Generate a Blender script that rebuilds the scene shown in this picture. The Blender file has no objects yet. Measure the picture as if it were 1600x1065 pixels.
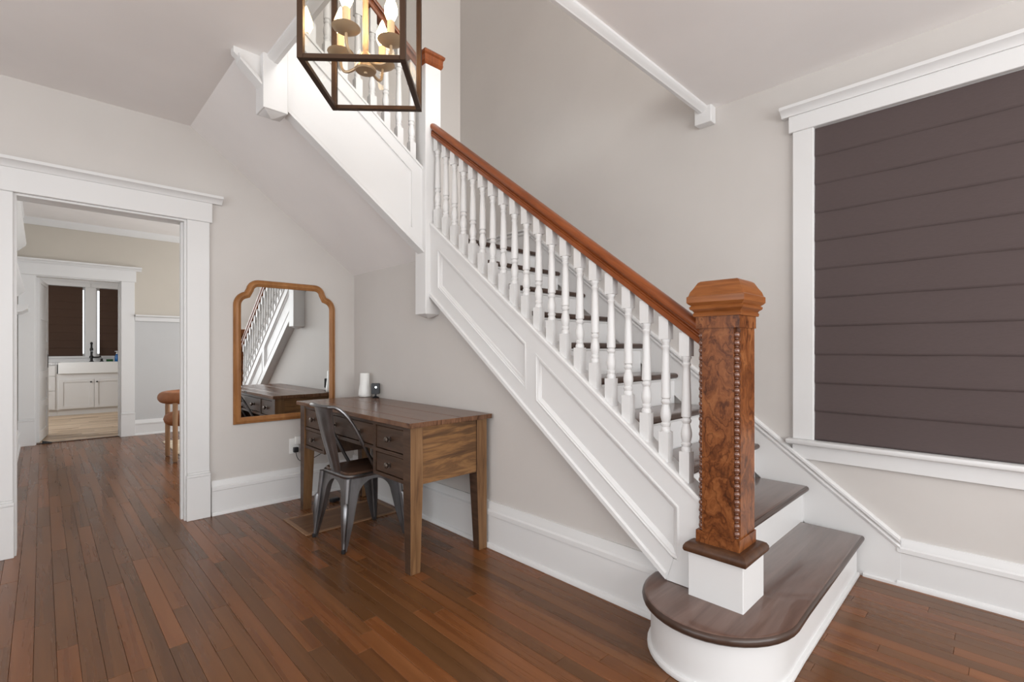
import bpy, bmesh, math, random
from mathutils import Vector, Matrix, noise
PI = math.pi
C = bpy.context.scene.collection
SC = bpy.context.scene
random.seed(7)

# ------------------------------------------------------------------ camera
F_PX, YAW, EYE = 757.0, math.radians(45.88), 1.18
cam = bpy.data.objects.new('camera', bpy.data.cameras.new('camera'))
C.objects.link(cam); SC.camera = cam
cam.data.sensor_width = 36.0
cam.data.lens = 36.0 * F_PX / 1600
cam.data.shift_y = 13.3 / 1600
cam.data.clip_start = 0.02
cam.location = (0, 0, EYE)
cam.rotation_euler = (PI / 2, 0, YAW - PI / 2)
CF = (math.cos(YAW), math.sin(YAW))

def pix(p):
    f = p[0] * CF[0] + p[1] * CF[1]
    r = p[0] * CF[1] - p[1] * CF[0]
    return (800 + F_PX * r / f, 545.8 - F_PX * (p[2] - EYE) / f, f) if f > 0.05 else None

# ------------------------------------------------------------------ light
SC.view_settings.view_transform = 'Standard'
SC.view_settings.look = 'None'
SC.view_settings.gamma = 1
SC.view_settings.use_curve_mapping = False
SC.view_settings.exposure = 0.0
w = bpy.data.worlds.new('sky'); SC.world = w; w.use_nodes = True
bg = w.node_tree.nodes['Background']
bg.inputs[0].default_value = (0.86, 0.93, 1.0, 1); bg.inputs[1].default_value = 2.2

def area(name, loc, rot, sx, sy, power, col=(1, 1, 1)):
    l = bpy.data.lights.new(name, 'AREA'); l.shape = 'RECTANGLE'
    l.size = sx; l.size_y = sy; l.energy = power; l.color = col
    o = bpy.data.objects.new(name, l); C.objects.link(o)
    o.location = loc; o.rotation_euler = rot
    return o
DAY = (1.0, 0.985, 0.96)
# daylight through unseen windows behind the camera and upstairs; added fill in rooms beyond
area('daylight_front', (0.6, -2.42, 1.55), (PI / 2 + 0.30, 0, 0), 4.2, 2.0, 106, DAY)
area('daylight_left', (-2.12, 0.6, 1.5), (PI / 2 + 0.30, 0, -PI / 2), 3.6, 1.9, 31, DAY)
area('daylight_upstairs', (1.9, -2.42, 4.3), (PI / 2 - 0.1, 0, 0), 1.8, 1.6, 150, DAY)
area('fill_dining', (3.5, 6.3, 1.6), (PI / 2, 0, PI / 2), 2.6, 1.8, 46, DAY)
area('fill_kitchen', (-1.05, 10.3, 1.6), (PI / 2, 0, -PI / 2), 1.6, 1.3, 28, DAY)

# ------------------------------------------------------------------ materials
def mat(name, col=(0.8, 0.8, 0.8), rough=0.5, metal=0.0, spec=0.5, coat=0.0):
    m = bpy.data.materials.new(name); m.use_nodes = True
    b = m.node_tree.nodes['Principled BSDF']
    b.inputs['Base Color'].default_value = (*col, 1)
    b.inputs['Roughness'].default_value = rough
    b.inputs['Metallic'].default_value = metal
    b.inputs['Specular IOR Level'].default_value = spec
    b.inputs['Coat Weight'].default_value = coat
    return m

def nodes(m):
    return m.node_tree.nodes, m.node_tree.links, m.node_tree.nodes['Principled BSDF']

def coords(m, scale, kind='Object', rnd=True):
    N, L, _ = nodes(m)
    tc = N.new('ShaderNodeTexCoord'); mp = N.new('ShaderNodeMapping')
    mp.inputs['Scale'].default_value = scale
    L.new(tc.outputs[kind], mp.inputs['Vector'])
    if rnd:
        oi = N.new('ShaderNodeObjectInfo'); mu = N.new('ShaderNodeMath'); mu.operation = 'MULTIPLY'
        mu.inputs[1].default_value = 37.0
        L.new(oi.outputs['Random'], mu.inputs[0])
        L.new(mu.outputs[0], mp.inputs['Location'])
    return mp.outputs[0]

def ramp(m, fac, stops):
    N, L, _ = nodes(m)
    r = N.new('ShaderNodeValToRGB')
    e = r.color_ramp.elements
    e[0].position, e[0].color = stops[0][0], (*stops[0][1], 1)
    e[1].position, e[1].color = stops[-1][0], (*stops[-1][1], 1)
    for p, c in stops[1:-1]:
        x = e.new(p); x.color = (*c, 1)
    L.new(fac, r.inputs[0])
    return r.outputs[0]

def tex_noise(m, vec, scale=1.0, detail=6.0, dist=0.0, rough=0.55):
    N, L, _ = nodes(m)
    n = N.new('ShaderNodeTexNoise'); n.inputs['Scale'].default_value = scale
    n.inputs['Detail'].default_value = detail; n.inputs['Distortion'].default_value = dist
    n.inputs['Roughness'].default_value = rough
    L.new(vec, n.inputs['Vector'])
    return n.outputs[0]

def bump(m, fac, strength=0.2, dist=0.002):
    N, L, b = nodes(m)
    bp = N.new('ShaderNodeBump'); bp.inputs['Strength'].default_value = strength
    bp.inputs['Distance'].default_value = dist
    L.new(fac, bp.inputs['Height']); L.new(bp.outputs[0], b.inputs['Normal'])

def paint(name, col, rough, grain=0.03, scale=1.5):
    m = mat(name, col, rough)
    N, L, b = nodes(m)
    v = coords(m, (1, 1, 1), rnd=False)
    f = tex_noise(m, v, scale, 4)
    lo = tuple(c * (1 - grain) for c in col); hi = tuple(min(1, c * (1 + grain)) for c in col)
    L.new(ramp(m, f, [(0.3, lo), (0.7, hi)]), b.inputs['Base Color'])
    bump(m, tex_noise(m, v, 180, 2), 0.06, 0.001)
    return m

def wood(name, stops, scale, rough=0.4, dist=0.6, var=0.0, bmp=0.15, coat=0.0, rr=None, nscale=1.0, spec=0.32):
    m = mat(name, stops[0][1], rough, spec=spec, coat=coat)
    N, L, b = nodes(m)
    v = coords(m, scale)
    f = tex_noise(m, v, nscale, 8, dist, 0.6)
    c = ramp(m, f, stops)
    if var:
        oi = N.new('ShaderNodeObjectInfo')
        mr = N.new('ShaderNodeMapRange'); mr.inputs['To Min'].default_value = 1 - var; mr.inputs['To Max'].default_value = 1 + var
        L.new(oi.outputs['Random'], mr.inputs['Value'])
        hs = N.new('ShaderNodeHueSaturation')
        L.new(mr.outputs[0], hs.inputs['Value']); L.new(c, hs.inputs['Color'])
        c = hs.outputs[0]
    L.new(c, b.inputs['Base Color'])
    if rr:
        q = N.new('ShaderNodeMapRange'); q.inputs['To Min'].default_value = rr[0]; q.inputs['To Max'].default_value = rr[1]
        L.new(f, q.inputs['Value']); L.new(q.outputs[0], b.inputs['Roughness'])
    bump(m, f, bmp, 0.002)
    return m

M = {}
M['wall'] = paint('wall_paint', (0.595, 0.564, 0.537), 0.6)
M['ceiling'] = paint('ceiling_paint', (0.86, 0.83, 0.815), 0.7)
M['tan'] = paint('dining_wall_paint', (0.55, 0.505, 0.44), 0.6)
M['grey'] = paint('wainscot_grey', (0.53, 0.53, 0.53), 0.5)
M['trim'] = paint('trim_white', (0.725, 0.72, 0.715), 0.38, 0.012)
M['floorbase'] = mat('floor_gap', (0.04, 0.022, 0.013), 0.8)
def floor_mat():
    m = mat('floor_oak', (0.12, 0.05, 0.025), 0.25, spec=0.35, coat=0.04)
    N, L, b = nodes(m)
    b.inputs['Coat Roughness'].default_value = 0.12
    v = coords(m, (20, 0.9, 10), 'Object')
    f = tex_noise(m, v, 1.0, 5, 0.5, 0.5)
    c = ramp(m, f, [(0.25, (0.108, 0.041, 0.0135)), (0.5, (0.152, 0.061, 0.021)), (0.78, (0.20, 0.085, 0.032))])
    oi = N.new('ShaderNodeObjectInfo'); ge = N.new('ShaderNodeNewGeometry')
    ad = N.new('ShaderNodeMath'); L.new(oi.outputs['Random'], ad.inputs[0]); L.new(ge.outputs['Random Per Island'], ad.inputs[1])
    fr = N.new('ShaderNodeMath'); fr.operation = 'FRACT'; L.new(ad.outputs[0], fr.inputs[0])
    t = ramp(m, fr.outputs[0], [(0.0, (0.68, 0.72, 0.74)), (0.5, (0.98, 0.96, 0.93)), (0.8, (1.12, 1.0, 0.92)), (1.0, (1.32, 1.18, 1.1))])
    mx = N.new('ShaderNodeMix'); mx.data_type = 'RGBA'; mx.blend_type = 'MULTIPLY'; mx.inputs[0].default_value = 1
    L.new(c, mx.inputs[6]); L.new(t, mx.inputs[7]); L.new(mx.outputs[2], b.inputs['Base Color'])
    q = N.new('ShaderNodeMapRange'); q.inputs['To Min'].default_value = 0.2; q.inputs['To Max'].default_value = 0.36
    L.new(f, q.inputs['Value']); L.new(q.outputs[0], b.inputs['Roughness'])
    bump(m, f, 0.08, 0.001)
    return m
M['floor'] = floor_mat()
M['kfloor'] = wood('kitchen_floor_tile', [(0.3, (0.42, 0.29, 0.18)), (0.5, (0.62, 0.47, 0.33)), (0.75, (0.74, 0.62, 0.47))], (3, 26, 3), 0.35)
def island(m):
    N, L, b = nodes(m)
    src = b.inputs['Base Color'].links[0].from_socket
    ge = N.new('ShaderNodeNewGeometry')
    t = ramp(m, ge.outputs['Random Per Island'], [(0.0, (0.62, 0.55, 0.47)), (0.5, (0.9, 0.88, 0.85)), (1.0, (1.15, 1.15, 1.15))])
    mx = N.new('ShaderNodeMix'); mx.data_type = 'RGBA'; mx.blend_type = 'MULTIPLY'; mx.inputs[0].default_value = 1
    L.new(src, mx.inputs[6]); L.new(t, mx.inputs[7]); L.new(mx.outputs[2], b.inputs['Base Color'])
island(M['kfloor'])
M['tread'] = wood('stair_tread_wood', [(0.3, (0.085, 0.043, 0.030)), (0.55, (0.135, 0.078, 0.060)), (0.8, (0.17, 0.105, 0.085))], (1.6, 22, 22), 0.3, bmp=0.08, coat=0.45, spec=0.5)
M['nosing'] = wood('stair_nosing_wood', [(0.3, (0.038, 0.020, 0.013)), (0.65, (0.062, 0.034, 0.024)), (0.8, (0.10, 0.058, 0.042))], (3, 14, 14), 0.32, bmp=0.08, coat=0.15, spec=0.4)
M['plinth'] = wood('newel_plinth_wood', [(0.3, (0.045, 0.018, 0.009)), (0.7, (0.10, 0.045, 0.022))], (20, 20, 20), 0.35)
M['rail'] = wood('handrail_wood', [(0.25, (0.14, 0.034, 0.009)), (0.55, (0.25, 0.066, 0.017)), (0.8, (0.33, 0.10, 0.028))], (40, 3, 5), 0.3, coat=0.08)
def burl():
    m = mat('burl_veneer', (0.3, 0.1, 0.03), 0.3, spec=0.28, coat=0.0)
    N, L, b = nodes(m)
    v = coords(m, (1, 1, 0.7), rnd=False)
    n1 = N.new('ShaderNodeTexNoise'); n1.inputs['Scale'].default_value = 7; n1.inputs['Detail'].default_value = 5
    L.new(v, n1.inputs['Vector'])
    add = N.new('ShaderNodeVectorMath'); add.operation = 'MULTIPLY_ADD'
    add.inputs[1].default_value = (0.35, 0.35, 0.35)
    L.new(n1.outputs['Color'], add.inputs[0]); L.new(v, add.inputs[2])
    f = tex_noise(m, add.outputs[0], 9, 8, 2.2, 0.62)
    c1 = ramp(m, f, [(0.30, (0.055, 0.017, 0.006)), (0.40, (0.125, 0.038, 0.011)), (0.52, (0.205, 0.066, 0.019)), (0.66, (0.27, 0.10, 0.033))])
    f2 = tex_noise(m, add.outputs[0], 16, 3, 4.0)
    w1 = N.new('ShaderNodeTexWave'); w1.inputs['Scale'].default_value = 9; w1.inputs['Distortion'].default_value = 9; w1.inputs['Detail'].default_value = 3
    L.new(add.outputs[0], w1.inputs['Vector'])
    c2 = ramp(m, w1.outputs[1], [(0.0, (0.45, 0.38, 0.33)), (0.12, (0.85, 0.82, 0.8)), (0.4, (1, 1, 1))])
    mx = N.new('ShaderNodeMix'); mx.data_type = 'RGBA'; mx.blend_type = 'MULTIPLY'; mx.inputs[0].default_value = 0.8
    L.new(c1, mx.inputs[6]); L.new(c2, mx.inputs[7]); L.new(mx.outputs[2], b.inputs['Base Color'])
    return m
M['burl'] = burl()
M['newelcap'] = wood('newel_cap_wood', [(0.25, (0.15, 0.045, 0.012)), (0.55, (0.27, 0.092, 0.026)), (0.8, (0.36, 0.14, 0.045))], (4, 4, 40), 0.28, coat=0.05)
M['bead'] = mat('bead_wood', (0.15, 0.06, 0.035), 0.18, coat=0.6)
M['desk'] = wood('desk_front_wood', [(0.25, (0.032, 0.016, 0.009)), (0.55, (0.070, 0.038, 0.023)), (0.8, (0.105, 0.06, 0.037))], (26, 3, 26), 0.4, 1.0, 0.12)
M['desktop'] = wood('desk_top_wood', [(0.28, (0.042, 0.018, 0.009)), (0.42, (0.115, 0.055, 0.030)), (0.6, (0.16, 0.08, 0.045)), (0.8, (0.22, 0.125, 0.075))], (34, 5.5, 10), 0.24, 1.6, 0.2, spec=0.24)
M['deskend'] = wood('desk_end_wood', [(0.34, (0.075, 0.036, 0.017)), (0.43, (0.12, 0.06, 0.026)), (0.50, (0.24, 0.12, 0.046)), (0.57, (0.13, 0.064, 0.027)), (0.66, (0.27, 0.14, 0.056)), (0.8, (0.20, 0.10, 0.04))], (1.6, 1.6, 13), 0.42, 0.7)
M['leg'] = wood('desk_leg_wood', [(0.25, (0.075, 0.034, 0.015)), (0.5, (0.175, 0.09, 0.039)), (0.8, (0.27, 0.15, 0.07))], (30, 30, 2.4), 0.42, 1.0)
M['pewter'] = mat('pewter', (0.16, 0.13, 0.11), 0.35, 0.9)
M['steel'] = mat('gunmetal', (0.16, 0.165, 0.175), 0.32, 0.95)
def steel():
    m = M['steel']; N, L, b = nodes(m)
    v = coords(m, (5, 5, 2), rnd=False)
    f = tex_noise(m, v, 2, 5, 0.5)
    L.new(ramp(m, f, [(0.3, (0.13, 0.125, 0.125)), (0.7, (0.27, 0.27, 0.28))]), b.inputs['Base Color'])
steel()
M['seat'] = wood('chair_seat_wood', [(0.3, (0.035, 0.018, 0.012)), (0.7, (0.10, 0.055, 0.035))], (3, 26, 20), 0.35)
M['mframe'] = wood('mirror_frame_wood', [(0.25, (0.22, 0.088, 0.026)), (0.55, (0.33, 0.145, 0.048)), (0.8, (0.42, 0.20, 0.075))], (14, 14, 4), 0.4)
M['mirror'] = mat('mirror_glass', (0.86, 0.88, 0.88), 0.01, 1.0)
M['bronze'] = mat('lantern_bronze', (0.065, 0.035, 0.02), 0.4, 0.6)
M['brass'] = mat('candle_brass', (0.52, 0.38, 0.24), 0.42, 0.55)
M['candle'] = mat('candle_sleeve', (0.75, 0.55, 0.33), 0.5)
m = mat('bulb_glow', (1, 0.8, 0.5)); b = m.node_tree.nodes['Principled BSDF']
b.inputs['Emission Color'].default_value = (1, 0.66, 0.32, 1); b.inputs['Emission Strength'].default_value = 36
M['bulb'] = m
def glass(name, tint=(1, 1, 1), ior=1.5, rough=0.0):
    m = bpy.data.materials.new(name); m.use_nodes = True
    N, L = m.node_tree.nodes, m.node_tree.links
    N.remove(N['Principled BSDF'])
    fr = N.new('ShaderNodeFresnel'); fr.inputs[0].default_value = ior
    t = N.new('ShaderNodeBsdfTransparent'); t.inputs[0].default_value = (*tint, 1)
    g = N.new('ShaderNodeBsdfGlossy'); g.inputs['Roughness'].default_value = rough
    mx = N.new('ShaderNodeMixShader')
    ge = N.new('ShaderNodeNewGeometry'); fm = N.new('ShaderNodeMath'); fm.operation = 'MULTIPLY_ADD'   # reflect on the outer faces only
    mn = N.new('ShaderNodeMath'); mn.operation = 'SUBTRACT'; mn.inputs[0].default_value = 1; L.new(ge.outputs['Backfacing'], mn.inputs[1])
    fm.inputs[2].default_value = 0; L.new(fr.outputs[0], fm.inputs[0]); L.new(mn.outputs[0], fm.inputs[1])
    L.new(fm.outputs[0], mx.inputs[0]); L.new(t.outputs[0], mx.inputs[1]); L.new(g.outputs[0], mx.inputs[2])
    L.new(mx.outputs[0], N['Material Output'].inputs[0])
    return m
M['glass'] = glass('clear_glass', (0.97, 0.97, 0.96), 1.28)
def cloth(name, c, scale=600):
    m = mat(name, c, 0.9, spec=0.15)
    N, L, b = nodes(m)
    v = coords(m, (40, 40, 400), rnd=False)
    f = tex_noise(m, v, 1.0, 3)
    L.new(ramp(m, f, [(0.3, tuple(x * 0.95 for x in c)), (0.7, tuple(x * 1.05 for x in c))]), b.inputs['Base Color'])
    bump(m, f, 0.12, 0.001)
    return m
M['shade'] = cloth('shade_fabric', (0.092, 0.070, 0.068))
M['kshade'] = cloth('kitchen_shade_fabric', (0.075, 0.045, 0.032))
M['plastic_w'] = mat('white_plastic', (0.82, 0.82, 0.80), 0.35)
M['plastic_b'] = mat('black_plastic', (0.012, 0.012, 0.014), 0.3)
m = mat('status_light', (1, 1, 1)); b = m.node_tree.nodes['Principled BSDF']
b.inputs['Emission Color'].default_value = (0.85, 0.93, 1, 1); b.inputs['Emission Strength'].default_value = 5
M['led'] = m
M['leather'] = wood('tan_leather', [(0.3, (0.24, 0.085, 0.03)), (0.7, (0.38, 0.15, 0.062))], (9, 9, 9), 0.5)
M['paleleg'] = wood('pale_leg_wood', [(0.3, (0.34, 0.19, 0.10)), (0.7, (0.47, 0.29, 0.17))], (20, 20, 3), 0.45)
M['rug'] = wood('rug_wool', [(0.3, (0.42, 0.33, 0.23)), (0.5, (0.62, 0.52, 0.40)), (0.7, (0.74, 0.66, 0.54))], (24, 24, 24), 0.95)
M['grille'] = wood('grille_wood', [(0.3, (0.11, 0.055, 0.03)), (0.7, (0.19, 0.105, 0.06))], (3, 30, 20), 0.4)
M['grilleframe'] = wood('grille_frame_wood', [(0.3, (0.20, 0.105, 0.055)), (0.7, (0.31, 0.18, 0.10))], (20, 20, 20), 0.4)
M['cab'] = paint('cabinet_white', (0.74, 0.73, 0.72), 0.4, 0.01)
M['ceramic'] = mat('sink_ceramic', (0.84, 0.84, 0.83), 0.15)
def marble():
    m = mat('counter_marble', (0.75, 0.75, 0.75), 0.2); N, L, b = nodes(m)
    f = tex_noise(m, coords(m, (4, 4, 4), rnd=False), 2, 8, 1.5)
    L.new(ramp(m, f, [(0.35, (0.42, 0.42, 0.43)), (0.5, (0.75, 0.75, 0.75)), (0.7, (0.82, 0.82, 0.82))]), b.inputs['Base Color'])
    return m
M['marble'] = marble()
M['black'] = mat('black_metal', (0.012, 0.011, 0.010), 0.3, 0.3)
m = mat('blue_soap', (0.01, 0.17, 0.50), 0.12); b = m.node_tree.nodes['Principled BSDF']
b.inputs['Transmission Weight'].default_value = 0.5; M['soap'] = m
M['sponge'] = mat('green_sponge', (0.02, 0.085, 0.03), 0.9)

# ------------------------------------------------------------------ mesh helpers
class MB:
    def __init__(s): s.bm = bmesh.new()
    def box(s, x0, y0, z0, x1, y1, z1):
        v = [s.bm.verts.new((x, y, z)) for z in (z0, z1) for x, y in ((x0, y0), (x1, y0), (x1, y1), (x0, y1))]
        for f in ((3, 2, 1, 0), (4, 5, 6, 7), (0, 1, 5, 4), (1, 2, 6, 5), (2, 3, 7, 6), (3, 0, 4, 7)):
            s.bm.faces.new([v[i] for i in f])
        return s
    def frustum(s, cx, cy, z0, hx0, hy0, z1, hx1, hy1):
        v = []
        for z, hx, hy in ((z0, hx0, hy0), (z1, hx1, hy1)):
            v += [s.bm.verts.new((cx + a * hx, cy + b * hy, z)) for a, b in ((-1, -1), (1, -1), (1, 1), (-1, 1))]
        for f in ((3, 2, 1, 0), (4, 5, 6, 7), (0, 1, 5, 4), (1, 2, 6, 5), (2, 3, 7, 6), (3, 0, 4, 7)):
            s.bm.faces.new([v[i] for i in f])
        return s
    def prism(s, pts, vec):
        pts = [Vector(p) for p in pts]; vec = Vector(vec)
        a = [s.bm.verts.new(p) for p in pts]; b = [s.bm.verts.new(p + vec) for p in pts]
        n = len(pts)
        fa = s.bm.faces.new(a); fb = s.bm.faces.new(b[::-1])
        for i in range(n):
            s.bm.faces.new((a[i], b[i], b[(i + 1) % n], a[(i + 1) % n]))
        return s
    def loft(s, rings, cap=True, closed=True):
        R = [[s.bm.verts.new(p) for p in r] for r in rings]
        n = len(R[0])
        for a, b in zip(R, R[1:]):
            for i in range(n if closed else n - 1):
                s.bm.faces.new((a[i], a[(i + 1) % n], b[(i + 1) % n], b[i]))
        if cap:
            s.bm.faces.new(R[0][::-1]); s.bm.faces.new(R[-1])
        return s
    def lathe(s, prof, c=(0, 0, 0), n=16):
        c = Vector(c)
        return s.loft([[c + Vector((r * math.cos(2 * PI * i / n), r * math.sin(2 * PI * i / n), z)) for i in range(n)] for r, z in prof])
    def tube(s, pts, r, n=8, closed=False):
        pts = [Vector(p) for p in pts]
        rr = r if isinstance(r, (list, tuple)) else [r] * len(pts)
        rings = []; up = None
        for i, p in enumerate(pts):
            if closed: d = pts[(i + 1) % len(pts)] - pts[i - 1]
            else: d = pts[min(i + 1, len(pts) - 1)] - pts[max(i - 1, 0)]
            d.normalize()
            if up is None:
                up = Vector((0, 0, 1)) if abs(d.z) < 0.9 else Vector((1, 0, 0))
            x = d.cross(up).normalized(); y = x.cross(d).normalized(); up = y
            rings.append([p + rr[i] * (math.cos(2 * PI * k / n) * x + math.sin(2 * PI * k / n) * y) for k in range(n)])
        if closed: rings.append(rings[0]); return s.loft(rings, cap=False)
        return s.loft(rings)
    def ball(s, c, r, n=12, m=8):
        rx, ry, rz = r if isinstance(r, (tuple, list)) else (r, r, r)
        c = Vector(c); rings = []
        for j in range(m + 1):
            t = PI * (0.02 + 0.96 * j / m) - PI / 2
            rings.append([c + Vector((rx * math.cos(t) * math.cos(2 * PI * i / n), ry * math.cos(t) * math.sin(2 * PI * i / n), rz * math.sin(t))) for i in range(n)])
        return s.loft(rings)
    def bevel(s, w, seg=1, ang=30):
        s.bm.normal_update()
        bmesh.ops.recalc_face_normals(s.bm, faces=s.bm.faces[:])
        ed = [e for e in s.bm.edges if len(e.link_faces) == 2 and e.calc_face_angle(0) > math.radians(ang)]
        bmesh.ops.bevel(s.bm, geom=ed, offset=w, segments=seg, profile=0.5, affect='EDGES', clamp_overlap=True)
        return s
    def mesh(s, name, m, smooth=35):
        bmesh.ops.recalc_face_normals(s.bm, faces=s.bm.faces[:])
        me = bpy.data.meshes.new(name)
        if smooth:
            s.bm.normal_update()
            for f in s.bm.faces: f.smooth = True
            for e in s.bm.edges:
                if len(e.link_faces) != 2 or e.calc_face_angle(0) > math.radians(smooth): e.smooth = False
        s.bm.to_mesh(me); s.bm.free()
        me.materials.append(m)
        return me

def link(name, me, parent=None, loc=None, rz=None):
    o = bpy.data.objects.new(name, me); C.objects.link(o)
    if parent: o.parent = parent
    if loc is not None: o.location = loc
    if rz is not None: o.rotation_euler[2] = rz
    return o
def obj(name, mb, m, parent=None, smooth=35):
    return link(name, mb.mesh(name, m, smooth), parent)
def struct(name, mb, m, smooth=35):
    o = obj(name, mb, m, None, smooth); o['kind'] = 'structure'; return o
def sgroup(name):
    o = bpy.data.objects.new(name, None); C.objects.link(o); o['kind'] = 'structure'; return o
def tag(o, label, cat, group=None):
    o['label'] = label; o['category'] = cat
    if group: o['group'] = group
    return o
def thing(name, label, cat, loc=(0, 0, 0), rz=0, group=None):
    o = bpy.data.objects.new(name, None); C.objects.link(o)
    o.location = loc; o.rotation_euler[2] = rz; o.empty_display_size = 0.1
    return tag(o, label, cat, group)
def bx(*a): return MB().box(*a)

WA, WB, WD, CE = 3.965, 1.94, 3.10, 2.729     # wall planes and ceiling height
X0, Y0 = -2.2, -2.5                            # the room behind the camera
WA2 = 4.105                                    # back face of the doorway wall
YD, YD2 = 8.39, 8.53                           # dining far wall
YK = 12.42                                     # kitchen back wall
TOP = 5.4

# ------------------------------------------------------------------ shell
mb = MB()                                       # doorway wall (far wall)
OX0, OX1, OZ = -0.118, 0.715, 2.075
mb.box(X0, WA, 0, OX0, WA2, TOP); mb.box(OX1, WA, 0, WD + 0.15, WA2, TOP); mb.box(OX0, WA, OZ, OX1, WA2, TOP)
struct('wall_far', mb, M['wall'])
mb = MB()                                       # window wall (right)
WY0, WY1, WZ0, WZ1 = -0.50, 0.765, 0.675, 2.415
mb.box(WD, Y0, 0, WD + 0.15, WY0, TOP); mb.box(WD, WY1, 0, WD + 0.15, WA, TOP)
mb.box(WD, WY0, 0, WD + 0.15, WY1, WZ0); mb.box(WD, WY0, WZ1, WD + 0.15, WY1, TOP)
struct('wall_right', mb, M['wall'])
def st_top(y): return 0.655 + 0.777 * (y - 0.948)
def st_bot(y): return 0.252 + 0.765 * (y - 1.033)
SOF = lambda x: 1.82 + 0.756 * (WB - x)
mb = MB().prism([(WB, 1.0, 0), (WB, WA, 0), (WB, WA, 1.82), (WB, 2.9, 1.82), (WB, 2.75, st_bot(2.75) + 0.06), (WB, 1.0, st_bot(1.0) + 0.05)], (0.06, 0, 0))
struct('wall_understair', mb, M['wall'])
mb = MB()                                       # left wall, big window opening behind the camera
mb.box(X0 - 0.15, Y0, 0, X0, -1.2, TOP); mb.box(X0 - 0.15, 2.4, 0, X0, WA2, TOP)
mb.box(X0 - 0.15, -1.2, 0, X0, 2.4, 0.55); mb.box(X0 - 0.15, -1.2, 2.45, X0, 2.4, TOP)
struct('wall_left', mb, M['wall'])
mb = MB()
mb.box(X0 - 0.15, Y0 - 0.15, 0, -1.5, Y0, TOP); mb.box(2.7, Y0 - 0.15, 0, WD + 0.15, Y0, TOP)
mb.box(-1.5, Y0 - 0.15, 0, 2.7, Y0, 0.55); mb.box(-1.5, Y0 - 0.15, 2.55, 2.7, Y0, 3.5)
mb.box(-1.5, Y0 - 0.15, 3.5, 1.0, Y0, TOP); mb.box(1.0, Y0 - 0.15, 5.1, 2.7, Y0, TOP)
struct('wall_front', mb, M['wall'])
HX, HY = 0.90, 1.40                              # stair opening in the ceiling
mb = MB(); mb.box(X0, Y0, CE, HX, WA, 3.02); mb.box(HX, Y0, CE, WD, HY, 3.02)
struct('ceiling', mb, M['ceiling'])
struct('ceiling_upstairs', bx(X0 - 0.15, Y0 - 0.15, TOP, WD + 0.15, WA2, TOP + 0.1), M['ceiling'])
# dining room and kitchen shells
DX0, DX1 = -0.22, 3.7
struct('wall_dining_left', bx(DX0 - 0.12, WA2, 0, DX0, YD, 2.85), M['trim'])
mb = MB().box(DX1, WA2, 0, DX1 + 0.12, 5.0, 2.85).box(DX1, 7.6, 0, DX1 + 0.12, YD2, 2.85)      # unseen opening, added behind the dining fill lamp
mb.box(DX1, 5.0, 0, DX1 + 0.12, 7.6, 0.7).box(DX1, 5.0, 2.5, DX1 + 0.12, 7.6, 2.85)
struct('wall_dining_right', mb, M['tan'])
struct('ceiling_dining', bx(DX0 - 0.12, WA2, 2.80, DX1 + 0.12, YD2, 2.9), M['ceiling'])
KX0, KX1, KZ = -0.065, 0.765, 2.10
mb = MB(); mb.box(DX0 - 1.2, YD, 0, KX0, YD2, 2.85); mb.box(KX1, YD, 1.64, DX1, YD2, 2.85); mb.box(KX0, YD, KZ, KX1, YD2, 2.85)
struct('wall_dining_far', mb, M['tan'])
struct('wall_wainscot', bx(KX1, YD + 0.002, 0, DX1, YD2, 1.64), M['grey'])
mb = MB().box(-1.2, YD2, 0, -1.1, 9.5, 2.7).box(-1.2, 11.1, 0, -1.1, YK, 2.7)                  # opening added out of view for the kitchen fill lamp
mb.box(-1.2, 9.5, 0, -1.1, 11.1, 0.95).box(-1.2, 9.5, 2.25, -1.1, 11.1, 2.7); struct('wall_kitchen_left', mb, M['wall'])
mb = MB(); mb.box(2.4, YD2, 0, 2.5, YK, 2.7); struct('wall_kitchen_right', mb, M['wall'])
struct('ceiling_kitchen', bx(-1.2, YD2, 2.7, 2.5, YK + 0.15, 2.8), M['ceiling'])
KW = [(-0.36, 0.600), (0.755, 1.70)]
mb = MB()
mb.box(-1.2, YK, 0, 2.5, YK + 0.12, 1.05); mb.box(-1.2, YK, 2.38, 2.5, YK + 0.12, 2.7)
mb.box(-1.2, YK, 1.05, KW[0][0], YK + 0.12, 2.38); mb.box(KW[0][1], YK, 1.05, KW[1][0], YK + 0.12, 2.38); mb.box(KW[1][1], YK, 1.05, 2.5, YK + 0.12, 2.38)
struct('wall_kitchen_far', mb, M['trim'])

# ------------------------------------------------------------------ floors
floor = struct('floor', bx(X0, Y0, -0.06, WD, 8.46, -0.014), M['floorbase'])
floor_plank_w = 0.064
def plank_into(mb, x0, y0, x1, y1, z):
    g, ch = 0.0004, 0.0009
    mb.loft([[(x0 + g, y0 + g, -0.014), (x1 - g, y0 + g, -0.014), (x1 - g, y1 - g, -0.014), (x0 + g, y1 - g, -0.014)],
             [(x0 + g, y0 + g, z - ch), (x1 - g, y0 + g, z - ch), (x1 - g, y1 - g, z - ch), (x0 + g, y1 - g, z - ch)],
             [(x0 + g + ch, y0 + g + ch, z), (x1 - g - ch, y0 + g + ch, z), (x1 - g - ch, y1 - g - ch, z), (x0 + g + ch, y1 - g - ch, z)]])
pl = []
x = X0
R = random.Random(3)
while x < WD - 0.001:
    x1 = min(x + floor_plank_w, WD)
    y = Y0 - R.uniform(0, 1.0)
    while y < 8.46:
        y1 = y + R.choice((0.55, 0.75, 0.9, 1.1, 1.35, 1.6))
        a, b = max(y, Y0), min(y1, 8.46)
        if b - a > 0.02: pl.append((x, a, x1, b))
        y = y1
    x = x1
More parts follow.
